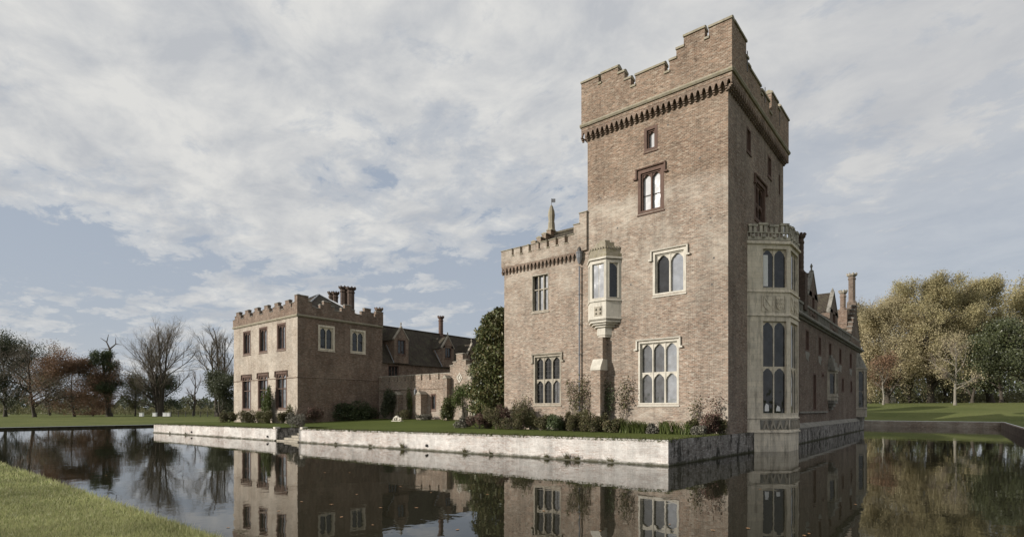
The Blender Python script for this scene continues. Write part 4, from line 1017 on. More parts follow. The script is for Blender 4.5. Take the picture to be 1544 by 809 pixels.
def segs_mesh(name, segs, mat, parent, n=4):
    S_ = np.array(segs); p0, p1, r0, r1 = S_[:, 0:3], S_[:, 3:6], S_[:, 6], S_[:, 7]
    d = p1 - p0; d /= np.linalg.norm(d, axis=1)[:, None] + 1e-9
    ref = np.where(np.abs(d[:, 2:3]) < .9, np.array([[0, 0, 1.]]), np.array([[1., 0, 0]]))
    a = np.cross(d, ref); a /= np.linalg.norm(a, axis=1)[:, None]; b = np.cross(d, a)
    V = []
    for e, r in ((p0, r0), (p1, r1)):
        for k in range(n):
            t = 2 * math.pi * k / n; V.append(e + (a * math.cos(t) + b * math.sin(t)) * r[:, None])
    V = np.stack(V, 1); N = len(S_); base = (np.arange(N) * 2 * n)[:, None, None]
    q = np.array([[k, (k + 1) % n, n + (k + 1) % n, n + k] for k in range(n)])[None]
    L = (base + q).reshape(-1)
    return raw_mesh(name, V.reshape(-1, 3) - np.array(wloc(parent)), L, 4, mat, parent, n > 4)
def grow(rng, base, H, spread, r0, levels=4, clear=.25, kids=(9, 6, 5, 4), upw=.35, wob=.12, leader=1, ang=.9, crown_shape=1.0, droop=0.0):
    big, small, tips = [], [], []
    def branch(p, d, L, r, lev, n_seg):
        pts = [p]; seg = L / n_seg; dd = d
        for i in range(n_seg):
            dd = dd + rng.normal(size=3) * wob * (1 if lev else .45) + np.array([0, 0, (upw if lev else 1.0) * .28 - droop * .1 * lev]); dd /= np.linalg.norm(dd)
            pts.append(pts[-1] + dd * seg)
        rr = [r * (1 - .75 * i / n_seg) for i in range(n_seg + 1)]
        for i in range(n_seg):
            (big if r > r0 * .12 else small).append((*pts[i], *pts[i + 1], rr[i], rr[i + 1]))
        if lev >= levels: tips.append(pts[-1]); tips.append(pts[-2]); return
        K = kids[min(lev, len(kids) - 1)]
        for k in range(K):
            t = (clear if lev == 0 else .22) + (1 - (clear if lev == 0 else .22)) * (k + rng.uniform(.1, .9)) / K
            t = min(t, .985); i = int(t * n_seg); fpos = t * n_seg - i; i = min(i, n_seg - 1)
            q = pts[i] * (1 - fpos) + pts[i + 1] * fpos; ax = pts[i + 1] - pts[i]; ax /= np.linalg.norm(ax)
            az = rng.uniform(0, 2 * math.pi); v = rng.normal(size=3); v -= v.dot(ax) * ax; v /= np.linalg.norm(v)
            an = ang * rng.uniform(.65, 1.25) * (1 - .35 * t)
            nd = ax * math.cos(an) + v * math.sin(an)
            if lev == 0:
                prof = math.sin(math.pi * min(1, (t - clear) / (1 - clear) * .78 + .22)) ** .7
                l2 = spread * prof * rng.uniform(.75, 1.1)
            else: l2 = L * rng.uniform(.38, .62) * (1.15 - .5 * t)
            branch(q, nd, l2, rr[i] * (.55 if lev == 0 else .6), lev + 1, 5 if lev == 0 else 3)
        tips.append(pts[-1])
    for k in range(leader):
        d = np.array([rng.normal() * .09, rng.normal() * .09, 1]); d /= np.linalg.norm(d)
        if leader > 1:
            a = 2 * math.pi * k / leader; d = np.array([math.cos(a) * .16, math.sin(a) * .16, 1.0]); d /= np.linalg.norm(d)
        branch(np.array(base) + (np.array([math.cos(k * 2.1), math.sin(k * 2.1), 0]) * r0 * .5 if leader > 1 else 0), d, H * (1 - .06 * k), r0 / math.sqrt(leader), 0, 10)
    b = np.array(base); big.append((*(b - [0, 0, .4]), *(b + [0, 0, .9]), r0 * 1.5, r0 * 1.02))
    return big, small, np.array(tips)
def tree(name, label, px, dep, H, spread, seed, leaf=None, nleaf=0, lsize=.35, lr=1.0, bark=None, twig=None, r0=None, group=None, z=None, leafcap=None, **kw):
    rng = np.random.default_rng(seed); x, y = gP(px, dep) if not isinstance(px, tuple) else px
    z = gz(x, y) if z is None else z
    t = thing(name, label, 'tree', (x, y, z), group)
    big, small, tips = grow(rng, (x, y, z), H * .93, spread, r0 or H * .022, **kw)
    segs_mesh('trunk', big, bark or M_BARK, t, 6)
    if leaf is None:
        segs_mesh('crown', small, twig or M_TWIG, t, 3)
    else:
        segs_mesh('twig', small, twig or M_TWIG, t, 3)
        if leafcap:                                  # dead antlers above the living crown
            q = [(x, y, z + H * .3), (x + .15, y, z + H * .7), (x + .3, y, z + H * .96), (x - .6, y - .4, z + H * 1.06), (x + 1.5, y + .9, z + H * 1.03), (x - 1.9, y - 1.3, z + H * 1.12), (x - .3, y - .1, z + H * 1.17), (x + 1.3, y + .9, z + H * 1.12), (x + 2.6, y + 1.8, z + H * 1.02), (x - 1.6, y - 1.3, z + H * .97)]
            segs_mesh('dead_top', [(*q[a], *q[b], ra, rb) for a, b, ra, rb in ((0, 1, .36, .3), (1, 2, .3, .24), (2, 3, .2, .13), (2, 4, .2, .12), (3, 5, .12, .05), (3, 6, .12, .05), (4, 7, .11, .04), (4, 8, .11, .04), (2, 9, .13, .05))], M_BARK, t, 5)
            tips = tips[tips[:, 2] < z + H * leafcap]
        i = rng.integers(0, len(tips), nleaf); C = tips[i] + rng.normal(size=(nleaf, 3)) * lr
        C[:, 2] = np.maximum(C[:, 2], z + .5)
        quads_mesh('crown', C, lsize, rng, leaf, t)
    return t
LG = leafmat('golden_oak_leaves', [(.38, .335, .185), (.44, .385, .215), (.31, .285, .15), (.38, .31, .17), (.25, .235, .125)], .38, nscale=.22)
LY = leafmat('yellow_leaves', [(.42, .36, .22), (.48, .41, .25), (.31, .28, .165)], .38, nscale=.2)
LR = leafmat('russet_leaves', [(.20, .125, .08), (.25, .155, .095), (.15, .10, .065)], .3, nscale=.3)
LD = leafmat('dark_evergreen_leaves', [(.055, .065, .035), (.08, .09, .048), (.10, .105, .06)], .2, .5, .35, nscale=.3)
LV = leafmat('ivy_leaves', [(.06, .08, .036), (.085, .105, .045), (.045, .06, .03)], .15, .5, .3)
LH = leafmat('holly_leaves', [(.05, .06, .027), (.072, .083, .038), (.10, .108, .05)], .1, .4, .45)
LO = leafmat('olive_leaves', [(.14, .135, .065), (.17, .155, .075), (.10, .105, .05)], .25)
LM = leafmat('magnolia_leaves', [(.05, .062, .022), (.085, .10, .035), (.13, .135, .055), (.14, .11, .05)], .1, .45, .35, nscale=.8)
LS = leafmat('shrub_leaves', [(.085, .09, .04), (.125, .12, .055), (.15, .115, .07), (.06, .07, .03)], .2, nscale=1.5)
LB = leafmat('fresh_green_leaves', [(.075, .105, .03), (.10, .13, .04), (.12, .12, .05)], .3, nscale=1.5)
LL = leafmat('lavender_foliage', [(.16, .16, .12), (.20, .185, .15), (.13, .12, .10)], .15, nscale=1.5)
LP = leafmat('plum_leaves', [(.11, .07, .055), (.14, .085, .07), (.09, .085, .045), (.17, .08, .075)], .2, nscale=1.5)
LC = leafmat('strap_leaves', [(.09, .12, .03), (.13, .15, .05), (.07, .10, .025)], .3, nscale=1.5)

# --- left bank trees
dl = 138
tree('evergreen_oak', 'broad dark evergreen tree at the far left edge of the lawn', 8, 132, 16.5, 10, 1, LD, 42000, .3, .8, levels=3, clear=.05, kids=(16, 8, 5), ang=1.1)
tree('bare_tree', 'bare drooping grey tree in front of the dark evergreen at the far left', 52, 122, 15.8, 10.0, 2, None, twig=M_TWIG, levels=4, clear=.1, kids=(17, 8, 6, 5), wob=.14, droop=1.3, ang=1.15, bark=M_BARK)
tree('russet_tree', 'low round russet-brown autumn tree on the left lawn', 112, 128, 11.4, 9.6, 3, LR, 38000, .25, .6, levels=3, clear=.1, kids=(16, 8, 5), ang=1.2, droop=.4)
tree('russet_tree', 'small russet tree tucked behind the stag-headed tree', 140, 144, 8.6, 4.6, 33, LR, 20000, .27, .6, levels=3, clear=.08, kids=(13, 7, 4), ang=1.15)
tree('stag_headed_tree', 'tall narrow dark tree with bare dead antler-like top', 165, 132, 17.0, 3.9, 14, LV, 15000, .26, .42, levels=3, clear=.28, kids=(17, 5, 4), r0=.62, wob=.10, ang=1.35, upw=.05, leafcap=.90)
tree('bare_tree', 'tall spreading bare tree with upright limbs left of the pavilion', 240, 130, 21.8, 10.0, 5, None, levels=4, clear=.10, kids=(12, 8, 6, 5), upw=.42, leader=4, ang=.85, wob=.11, r0=.75)
tree('bare_tree', 'tall bare tree rising just left of the pavilion wall', 330, 128, 21.5, 8.0, 7, None, levels=4, clear=.15, kids=(11, 8, 6, 4), upw=.45, leader=3, ang=.8, wob=.11, r0=.7)
tree('yew', 'dark rounded evergreen against the left side of the pavilion', 333, 118, 8.9, 4.6, 8, LD, 24000, .27, .5, levels=3, clear=.02, kids=(14, 7, 4))
tree('young_tree', 'small olive-green tree under the spreading bare tree', 204, 142, 8.5, 5.2, 9, LO, 12000, .26, .6, levels=3, clear=.1, kids=(10, 6, 4))
tree('ivy_clad_tree', 'dark ivy-covered low tree among the trunks of the spreading bare tree', 247, 134, 9.0, 4.2, 10, LV, 12000, .27, .7, levels=3, clear=.1, kids=(10, 6, 4))
tree('young_tree', 'pale twiggy young tree beside the evergreen near the pavilion', 292, 150, 13, 4.5, 12, None, twig=M_TWIGP, levels=4, clear=.1, kids=(10, 6, 5, 4))
tree('young_tree', 'low dull green tree behind the russet tree', 75, 155, 10, 7, 13, LO, 14000, .28, .8, levels=3, clear=.1, kids=(10, 6, 4))
# --- right bank trees
tree('golden_oak', 'tallest golden oak above the right lawn', 1404, 118, 27.0, 11.5, 21, LG, 80000, .27, .62, levels=3, clear=.06, kids=(20, 8, 4), r0=.75, upw=.15, ang=1.0)
tree('golden_oak', 'broad golden oak at the right edge of the picture', 1494, 122, 27.6, 11.0, 22, LG, 80000, .27, .62, levels=3, clear=.08, kids=(20, 8, 4), r0=.75, upw=.15, ang=1.0)
tree('golden_tree', 'paler golden tree just right of the shaded brick range', 1338, 122, 22.5, 10.5, 23, LY, 60000, .27, .6, levels=3, clear=.05, kids=(19, 8, 4), r0=.55, upw=.1, ang=1.05)
tree('golden_oak', 'golden-brown oak half hidden between the two tall oaks', 1450, 138, 22.5, 9, 24, LG, 34000, .32, .8, levels=3, clear=.1, kids=(15, 8, 5))
tree('golden_tree', 'yellowing tree behind the far end of the shaded range', 1304, 130, 20.5, 9, 25, LY, 30000, .32, 1.1, levels=3, clear=.1, kids=(15, 7, 5))
tree('golden_oak', 'golden oak beyond the right edge', 1570, 128, 24, 12, 26, LG, 24000, .4, 1.2, levels=3, clear=.1, kids=(15, 8, 5))
tree('golden_tree', 'low golden tree filling the space under the tallest oak', 1372, 128, 13, 7, 41, LG, 26000, .27, .8, levels=3, clear=.05, kids=(14, 8, 5), upw=.1)
tree('golden_tree', 'low olive-gold tree between the tallest oak and the holly', 1424, 130, 12, 6.5, 42, LO, 20000, .27, .8, levels=3, clear=.05, kids=(14, 8, 5), upw=.1)
tree('golden_tree', 'low yellow tree at the corner of the shaded range', 1312, 126, 12, 6.5, 43, LY, 20000, .27, .8, levels=3, clear=.05, kids=(14, 8, 5), upw=.1)
tree('bare_tree', 'bare reddish-twigged tree top showing behind the chimneys', 1302, 150, 28, 11, 27, None, twig=M_TWIGP, levels=4, clear=.3, kids=(12, 7, 6, 5), upw=.6)
tree('bare_tree', 'thin bare crown showing between the golden oaks', 1455, 152, 32, 8, 28, None, twig=M_TWIGP, levels=4, clear=.3, kids=(12, 7, 6, 5), upw=.6)
tree('holly', 'large dark green holly under the golden oaks at the right', 1510, 108, 14.8, 6.8, 29, LH, 26000, .34, .7, levels=3, clear=.06, kids=(16, 8, 4), r0=.35)
tree('holly', 'smaller dark holly right of the pale bare sapling', 1466, 112, 13, 5.0, 30, LH, 12000, .34, .7, levels=3, clear=.06, kids=(13, 8, 4), r0=.3)
tree('bare_sapling', 'slender tree with a pale trunk and sparse pinkish twigs on the lawn edge', 1440, 103, 13.4, 5.2, 31, LY, 2200, .22, .5, bark=M_BARKP, twig=M_TWIGP, levels=4, clear=.22, kids=(16, 6, 5, 3), ang=1.2, wob=.08, r0=.26)
tree('bare_sapling', 'rusty twigged small tree left of the oak trunks', 1332, 112, 9.5, 4.2, 32, LR, 3500, .26, .5, bark=M_BARKP, twig=M_TWIGP, levels=3, clear=.25, kids=(12, 6, 5), r0=.2)

def blob(name, label, cat, x, y, z, rx_, ry_, h, mat, N, size, seed, group=None, stems=8, aspect=1.5, lumps=7, up=0.0, fill=.5):
    rng = np.random.default_rng(seed); t = thing(name, label, cat, (x, y, z), group)
    k = lumps; ca = rng.uniform(0, 2 * math.pi, k); cr = np.sqrt(rng.uniform(0, 1, k)) * .62
    cz = rng.uniform(.25, .72, k); lr = rng.uniform(.28, .5, k)
    i = rng.integers(0, k, N); v = rng.normal(size=(N, 3)); v /= np.linalg.norm(v, axis=1)[:, None]; v *= (rng.uniform(fill ** 3, 1, N) ** (1 / 3))[:, None]
    C = np.stack([(np.cos(ca[i]) * cr[i] + v[:, 0] * lr[i]) * rx_, (np.sin(ca[i]) * cr[i] + v[:, 1] * lr[i]) * ry_, (cz[i] + v[:, 2] * lr[i] * .8) * h], 1)
    C += rng.normal(size=C.shape) * size * .35; C[:, 2] = np.maximum(C[:, 2], .03); C += np.array([x, y, z])
    quads_mesh('foliage', C, size, rng, mat, t, up, aspect)
    segs = []
    for s_ in range(stems):
        j = s_ % k; e = np.array([x + math.cos(ca[j]) * cr[j] * rx_, y + math.sin(ca[j]) * cr[j] * ry_, z + cz[j] * h]); m_ = (np.array([x, y, z]) + e) / 2 + rng.normal(size=3) * .05
        segs += [(x, y, z - .1, *m_, .03, .022), (*m_, *e, .022, .008)]
    segs_mesh('stem', segs, M_TWIG, t, 4); return t

# magnolia
rng = np.random.default_rng(77); mx, my = -31.0, 36.2; mz = tz(mx, my)
t = thing('magnolia', 'tall glossy evergreen magnolia growing against the left end of the brick wing', 'tree', (mx, my, mz))
N = 34000; hh = rng.uniform(0, 1, N) ** .9; ang_ = rng.uniform(0, 2 * math.pi, N)
lump = .92 + .06 * np.sin(ang_ * 3 + hh * 9) + .06 * np.sin(ang_ * 5 - hh * 21) + .08 * np.sin(hh * 37 + ang_) + .09 * np.sin(ang_ * 9 + hh * 60)
prof = np.interp(hh, [0, .12, .45, .75, .92, 1], [.85, 1.05, 1.0, .85, .55, .12])
R_ = 2.75 * prof * lump * (rng.uniform(.35, 1, N) ** .45)
C = np.stack([mx + np.cos(ang_) * R_ * 1.0, my + np.sin(ang_) * R_, mz + .3 + hh * 9.7], 1) + rng.normal(size=(N, 3)) * .1
quads_mesh('crown', C, .27, rng, LM, t, 0, 2.0)
sg_ = [(mx, my, mz - .2, mx + .1, my, mz + 4, .22, .16), (mx + .1, my, mz + 4, mx, my + .1, mz + 9.2, .16, .03)]
for k in range(40):
    z = rng.uniform(1, 10); a = rng.uniform(0, 6.28); sg_.append((mx, my, mz + z, mx + 1.9 * math.cos(a), my + 1.9 * math.sin(a), mz + z + .7, .05, .012))
segs_mesh('trunk', [q for q in sg_ if q[5] < mz + 9.6], M_BARK, t, 6)

# shrubs and beds
def sp(px, Y, w_px, h_top, name, label, mat, N=1500, size=.12, cat='shrub', ry_=None, group=None, seed=None, **kw):
    x = sX(px, Y); d = Y / ray(px)[1]; z = tz(x, Y); r = w_px / 2 * d / F; top = EYE + (HY - h_top) * d / F
    return blob(name, label, cat, x, Y, z - .03, r, ry_ or min(r, 1.3), max(.3, top - z), mat, N, size, seed or int(px * 7 + Y), group, **kw)
G1 = 'shrubs in the flower bed along the brick front'
sp(676, 39.6, 27, 596, 'round_bush', 'neat round dark green bush in front of the low crenellated wall', LM, 5000, .16, seed=5, lumps=12)
x = sX(699, 38.8); z = tz(x, 38.8)
t = tree('small_tree', 'small light green spreading tree in front of the stepped gable', (x, 38.8), 0, 3.1, 1.35, 51, LB, 3200, .15, .24, z=z, levels=2, clear=.4, kids=(8, 5), r0=.09, ang=1.1)
blist = [(520, 30.2 + 6, 60, 601, 'wall_shrub', 'dark low climber spread along the shaded side wall of the pavilion', LD, 6000),]
blob('wall_shrub', 'dark climber spread along the shaded side wall of the pavilion', 'shrub', PX1 + .7, 38.2, tz(PX1, 38), .8, 3.8, 2.3, LV, 6000, .17, 61)
blob('wall_shrub', 'tall dark shrub in the corner between the pavilion and the low crenellated wall', 'shrub', sX(588, 40.8), 40.8, tz(-52, 40), 1.6, .8, 3.9, LD, 4500, .17, 62)
sp(610, 40.6, 30, 617, 'shrub', 'low grey-green shrub at the foot of the low crenellated wall', LS, 1800, .14)
sp(640, 40.4, 34, 623, 'shrub', 'low mounded plants right of the wall lantern', LL, 1500, .13)
x = sX(617, 41.4); blob('climber', 'fresh green climber beside the narrow window of the low wall', 'climber', x, 41.45, 1.5, .55, .2, 3.6, LB, 900, .14, 63, lumps=9)
blob('plum_shrub', 'dark plum-leaved shrub at the shaded corner of the pavilion', 'shrub', PX1 + .9, 32.4, 1.05, .9, 1.6, 1.8, LP, 2600, .13, 64)
sp(402, 30.3, 26, 578, 'climber', 'tall green climber covering the foot of the middle pavilion window', LB, 4200, .17, 'climber', .5, seed=65, lumps=11)
sp(438, 30.4, 17, 600, 'wall_shrub', 'thin yellowish wall shrub between the last pavilion window and its corner', LO, 1000, .15, ry_=.4, seed=66)
for px, top, w_, lab, mt in ((345, 620, 26, 'low grey-green shrub at the left foot of the pavilion', LS), (372, 617, 36, 'mounded shrub under the first pavilion window', LS), (398, 618, 30, 'olive shrub under the green climber', LO), (424, 619, 28, 'russet-tinged mound near the pavilion corner', LP if False else LS), (440, 622, 16, 'small pale shrub at the pavilion corner', LL)):
    sp(px, 29.6, w_, top, 'shrub', lab, mt, 2600, .15, group=G1 + ' of the pavilion')
lavx, lavy = gP(446, 43.8)
blob('lavender', 'big grey-brown lavender bush overhanging the stone steps', 'shrub', sX(450, 23.9), 23.9, .95, .95, .7, 1.35, LL, 4200, .12, 67, lumps=9, up=-1.0, aspect=3)
bed = [(700, 30.3, 36, 627, LL, 'pale lavender mound at the left end of the flower bed'), (722, 29.8, 46, 622, LP, 'pinkish sedum clump left of the leafy shrub'), (748, 30.0, 44, 613, LS, 'bushy green shrub at the corner of the brick wing'), (786, 30.2, 34, 606, LS, 'tall leafy shrub under the left edge of the wing window'),
       (776, 29.6, 40, 619, LS, 'dense low shrub at the wing corner'), (815, 29.8, 26, 628, LS, 'low shrub under the wing window'), (838, 29.8, 36, 622, LV, 'dark green shrub left of the drainpipe'), (866, 29.7, 34, 622, LS, 'mound of shrubs at the foot of the drainpipe'), (893, 29.4, 44, 618, LS, 'widest shrub at the foot of the buttress'),
       (922, 29.4, 34, 630, LS, 'low shrub right of the buttress'), (985, 29.4, 22, 637, LL, 'small lavender mound between the strappy plants'), (1052, 29.3, 26, 638, LL, 'grey lavender mound below the plum shrub'), (1072, 30.0, 38, 622, LP, 'plum-red shrub near the tower corner'), (1045, 30.2, 24, 629, LS, 'small green shrub between the strappy leaves and the plum shrub')]
bed += [(735, 30.4, 30, 611, LO, 'wispy olive shrub rising behind the sedum by the magnolia'), (760, 30.3, 26, 609, LP, 'reddish twiggy shrub against the corner of the brick wing'), (800, 30.4, 24, 618, LO, 'small olive shrub below the left jamb of the wing window'), (826, 30.4, 26, 625, LS, 'loose low shrub below the right half of the wing window'),
        (852, 30.4, 24, 619, LS, 'upright shrub between wing window and drainpipe'), (880, 30.3, 24, 613, LO, 'tallest loose shrub just right of the drainpipe'), (908, 30.2, 26, 620, LS, 'shrub hard against the buttress foot'), (934, 30.0, 22, 630, LS, 'low green mound before the bushy-topped rose'), (1002, 30.2, 22, 634, LS, 'low mound right of the small lavender'), (1088, 30.4, 18, 630, LS, 'last small shrub beside the tower corner')]
for px, Y, w_, top, mt, lab in bed: sp(px, Y, w_, top, 'shrub', lab, mt, 2600, .10, group=G1)
def strappy(px, Y, w_px, top, label, seed):
    rng = np.random.default_rng(seed); x0 = sX(px, Y); d = Y / ray(px)[1]; r = w_px / 2 * d / F; z0 = tz(x0, Y); h = EYE + (HY - top) * d / F - z0
    P, L = [], []; b = 0
    for k in range(170):
        bx, by = x0 + rng.uniform(-r, r), Y + rng.uniform(-.35, .35); a = rng.uniform(0, 6.28); ln = h * rng.uniform(.8, 1.4); wd = .022
        prev = None
        for j in range(5):
            t_ = j / 4; p = np.array([bx + math.cos(a) * ln * .55 * t_ ** 1.4, by + math.sin(a) * ln * .55 * t_ ** 1.4, z0 + ln * (t_ * 1.25 - .7 * t_ ** 2.4)]); s_ = np.array([-math.sin(a), math.cos(a), 0]) * wd * (1.1 - t_)
            P += [p - s_, p + s_]
            if j: L += [b - 2, b - 1, b + 1, b]
            b += 2
    t = thing('strappy_plant', label, 'plant', (x0, Y, z0)); raw_mesh('leaf', np.array(P) - np.array(wloc(t)), np.array(L), 4, LC, t)
strappy(950, 29.5, 30, 627, 'clump of strappy bright leaves right of the buttress', 1); strappy(966, 29.5, 20, 630, 'smaller strappy clump under the large stone window', 2); strappy(1018, 29.4, 46, 628, 'wide clump of strappy leaves near the terrace corner', 3)
def wallrose(px, pytop, w_px, label, seed, N=420, mat=None, base=None):
    rng = np.random.default_rng(seed); x = sX(base or px, Y0 - .25); z0 = tz(x, 30.5); top = sZ(px, pytop, Y0 - .25); t = thing('climbing_rose', label, 'climber', (x, Y0 - .25, z0))
    segs, tips = [], []
    wd = w_px / 2 * (Y0 / ray(px)[1]) / F; cx0 = sX(px, Y0 - .25)
    for k in range(7):
        p = np.array([x + rng.uniform(-.08, .08), Y0 - .22, z0]); tx = cx0 + rng.uniform(-wd, wd); tzp = z0 + (top - z0) * rng.uniform(.7, 1)
        for j in range(8):
            t_ = (j + 1) / 8; q = np.array([x + (tx - x) * t_ ** 1.5 + rng.normal() * .06, Y0 - .2 - rng.uniform(0, .15), z0 + (tzp - z0) * t_])
            segs.append((*p, *q, .02 * (1.15 - t_), .02 * (1.02 - t_))); p = q
            if t_ > .4: tips.append(q)
    tips = np.array(tips); C = tips[rng.integers(0, len(tips), N)] + rng.normal(size=(N, 3)) * np.array([.17, .06, .17])
    segs_mesh('stem', segs, M_TWIG, t, 4); quads_mesh('foliage', C, .12, rng, mat or LS, t)
wallrose(866, 566, 26, 'leafy climbing rose left of and across the drainpipe', 1, 600)
wallrose(884, 568, 14, 'thin climbing rose between drainpipe and buttress', 2, 260)
wallrose(918, 574, 16, 'climbing rose in the shade beside the buttress', 3, 420, LV)
wallrose(941, 572, 22, 'bushy-topped climbing rose left of the large stone window', 4, 420, base=935)
wallrose(1044, 598, 26, 'sparse wall plant with bare stems right of the large stone window', 5, 150)
wallrose(1078, 592, 24, 'wispy reddish wall plant near the tower corner', 6, 150, LP)
wallrose(786, 594, 22, 'tall wispy shrub against the wing wall', 7, 300)

# undergrowth and distant trees
def band(name, px0, px1, dep, w_, h, mat, N, size, seed, zfun=gz):
    rng = np.random.default_rng(seed); px = rng.uniform(px0, px1, N); dp = dep + rng.normal(size=N) * w_
    X = np.array([gP(a, b) for a, b in zip(px, dp)]); kn = np.linspace(px0, px1, 60); env = h * np.interp(px, kn, rng.uniform(.3, 1.0, 60)) * rng.uniform(.75, 1.1, N); z = np.array([zfun(a, b) for a, b in X]) + env * rng.uniform(0, 1, N) ** .8
    o = quads_mesh(name, np.column_stack([X, z]), size, rng, mat, None); return kind(o, 'stuff')
band('undergrowth', 1285, 1600, 140, 7, 4.5, LO, 16000, .4, 91)
band('undergrowth', -60, 345, 176, 6, 3.6, LO, 16000, .42, 92)
band('distant_wood', -120, 420, 420, 14, 13, LD, 16000, 1.8, 93)
band('distant_wood', 1250, 1700, 230, 10, 20, LH, 20000, 1.1, 94)
# scattered fallen leaves and rough grass on the right bank
def patchgrass(name, px0, px1, d0, d1, N, mat, h, seed, w_=.012, spread=.5):
    rng = np.random.default_rng(seed); px = rng.uniform(px0, px1, N); dp = 1 / rng.uniform(1 / d1, 1 / d0, N)
    X = np.array([gP(a, b) for a, b in zip(px, dp)]); return X
rng = np.random.default_rng(5)
M_BL = leafmat('grass_blades', [(.30, .33, .13), (.37, .39, .17), (.41, .39, .20), (.25, .28, .11), (.46, .42, .24)], .35, .5, .2, nscale=.7)
NB = 150000
dp = 1 / np.sqrt(rng.uniform(1 / 30.0 ** 2, 1 / 5.2 ** 2, NB)); px = rng.uniform(-140, 420, NB)
rr = (px - CX) / F; X = (rr * CT - ST) * dp; Yb = (rr * ST + CT) * dp
ok = Yb < YS + .06; X, Yb, dp = X[ok], Yb[ok], dp[ok]; n_ = len(X); h = rng.uniform(.02, .05, n_) * (1 + (Yb > YS - .12) * rng.uniform(0, 1.3, n_)) * (1 + .02 * dp)
a = rng.uniform(0, 6.28, n_); wd = .0035 * (1 + dp * .12); lean = h * rng.uniform(.1, .9, n_); la = rng.uniform(0, 6.28, n_)
P = np.stack([np.column_stack([X - np.cos(a) * wd, Yb - np.sin(a) * wd, np.full(n_, .985)]), np.column_stack([X + np.cos(a) * wd, Yb + np.sin(a) * wd, np.full(n_, .985)]),
              np.column_stack([X + np.cos(la) * lean, Yb + np.sin(la) * lean, 1.0 + h])], 1).reshape(-1, 3)
kind(raw_mesh('grass', P, np.arange(n_ * 3), 3, M_BL, None), 'stuff')
# grass fringe along the terrace edge
M_BL2 = leafmat('terrace_grass_blades', [(.085, .105, .03), (.10, .12, .036), (.15, .135, .07)], .3, .5, .2, nscale=1.2)
P = []
for a0, b0, n_ in ((TA, TB, 9000), (TC_, TD, 16000), (TD, (-9.9, 35), 5000)):
    t_ = rng.uniform(0, 1, n_); off = rng.uniform(-.3, .05, n_) ; d = np.array([b0[0] - a0[0], b0[1] - a0[1]]); d /= np.linalg.norm(d); nn = np.array([d[1], -d[0]])
    x = a0[0] + (b0[0] - a0[0]) * t_ + nn[0] * off; y = a0[1] + (b0[1] - a0[1]) * t_ + nn[1] * off; z = .96 + (x + 68.5) / 58.3 * .24 - .01
    h = rng.uniform(.01, .07, n_) * (.5 + 1.0 * (np.sin(t_ * 400) * np.sin(t_ * 157) > .1)); an = rng.uniform(0, 6.28, n_); w_ = .02; z = z - (off > -.02) * rng.uniform(0, .12, n_)
    P.append(np.stack([np.column_stack([x - np.cos(an) * w_, y - np.sin(an) * w_, z]), np.column_stack([x + np.cos(an) * w_, y + np.sin(an) * w_, z]), np.column_stack([x + rng.normal(size=n_) * .02, y + rng.normal(size=n_) * .02, z + h + .01])], 1).reshape(-1, 3))
P = np.concatenate(P); kind(raw_mesh('grass', P, np.arange(len(P)), 3, M_BL2, None), 'stuff')
# weeds in the joints along the waterline
wt_places = [(258, 'left of all'), (282, 0), (330, 0), (508, 0), (540, 0), (560, 0), (609, 0), (703, 0), (742, 0), (826, 0), (857, 0), (872, 0), (922, 0)]
M_WEED = leafmat('dry_weeds', [(.14, .115, .06), (.09, .10, .035), (.18, .14, .08)], .2)
def on_line(px, a, b):
    r = ray(px); A = np.array([[r[0], -(b[0] - a[0])], [r[1], -(b[1] - a[1])]]); s_ = np.linalg.solve(A, np.array(a)); return a[0] + (b[0] - a[0]) * s_[1], a[1] + (b[1] - a[1]) * s_[1]
WL = ['smallest weed near the far left end of the white wall', 'low weed left of the drain hole at the wall\'s far end', 'thin weed right of the stone steps', 'short weed in the white wall foot left of the stone ornament', 'tallest dry weed tuft at the foot of the white wall below the ornament',
      'wide dry weed tuft below the magnolia', 'tiny weed at the wall foot under the wing window', 'medium weed left of the drainpipe line at the wall foot', 'tall weed tuft at the wall foot below the drainpipe', 'weed just right of the tall tuft below the drainpipe', 'low weed at the wall foot nearest the terrace corner']
for k, (px, big_) in enumerate([(258, .25), (282, .4), (508, .35), (560, .4), (609, 1.0), (703, .7), (742, .3), (826, .5), (857, .9), (872, .5), (922, .5)]):
    a, b = (TA, TB) if px < 430 else (TC_, TD); x, y = on_line(px, a, b); y -= .1
    rg = np.random.default_rng(k); n_ = int(70 * (.3 + big_)); P = []
    for j in range(n_):
        an, l_ = rg.uniform(0, 6.28), rg.uniform(.12, .6) * (.3 + big_ * .75); e = np.array([math.cos(an) * l_ * .5, -abs(math.sin(an)) * l_ * .35, l_ * rg.uniform(.5, 1)]); s_ = np.array([math.sin(an), -math.cos(an), 0]) * .012; bs = np.array([rg.uniform(-.15, .15), 0, .06])
        P += [bs - s_, bs + s_, e + bs]
    t = raw_mesh('weed', np.array(P), np.arange(len(P)), 3, M_WEED, None); t.location = (x, y, 0)
    tag(t, WL[k], 'weed', 'weeds along the waterline of the white wall')
# drain outlets: dark holes in the white wall
for px, py, lab in ((289.5, 653, 'dark drain hole low in the white wall near its left end'), (404, 657.5, 'dark drain hole beside the steps gap'), (644, 672, 'dark drain hole low in the long white wall')):
    a, b = (TA, TB) if px < 430 else (TC_, TD); x, y = on_line(px, a, b); fr = fr1 if px < 430 else fr2
    mb = MB(); dpt = math.hypot(x, y); z = .32
    mb.lathe(x, y - .05, [(.02, z - .09), (.08, z - .06), (.09, z), (.07, z + .06), (.02, z + .09)], 8); tag(mb.build('drain_outlet', M_FR), lab, 'drain')

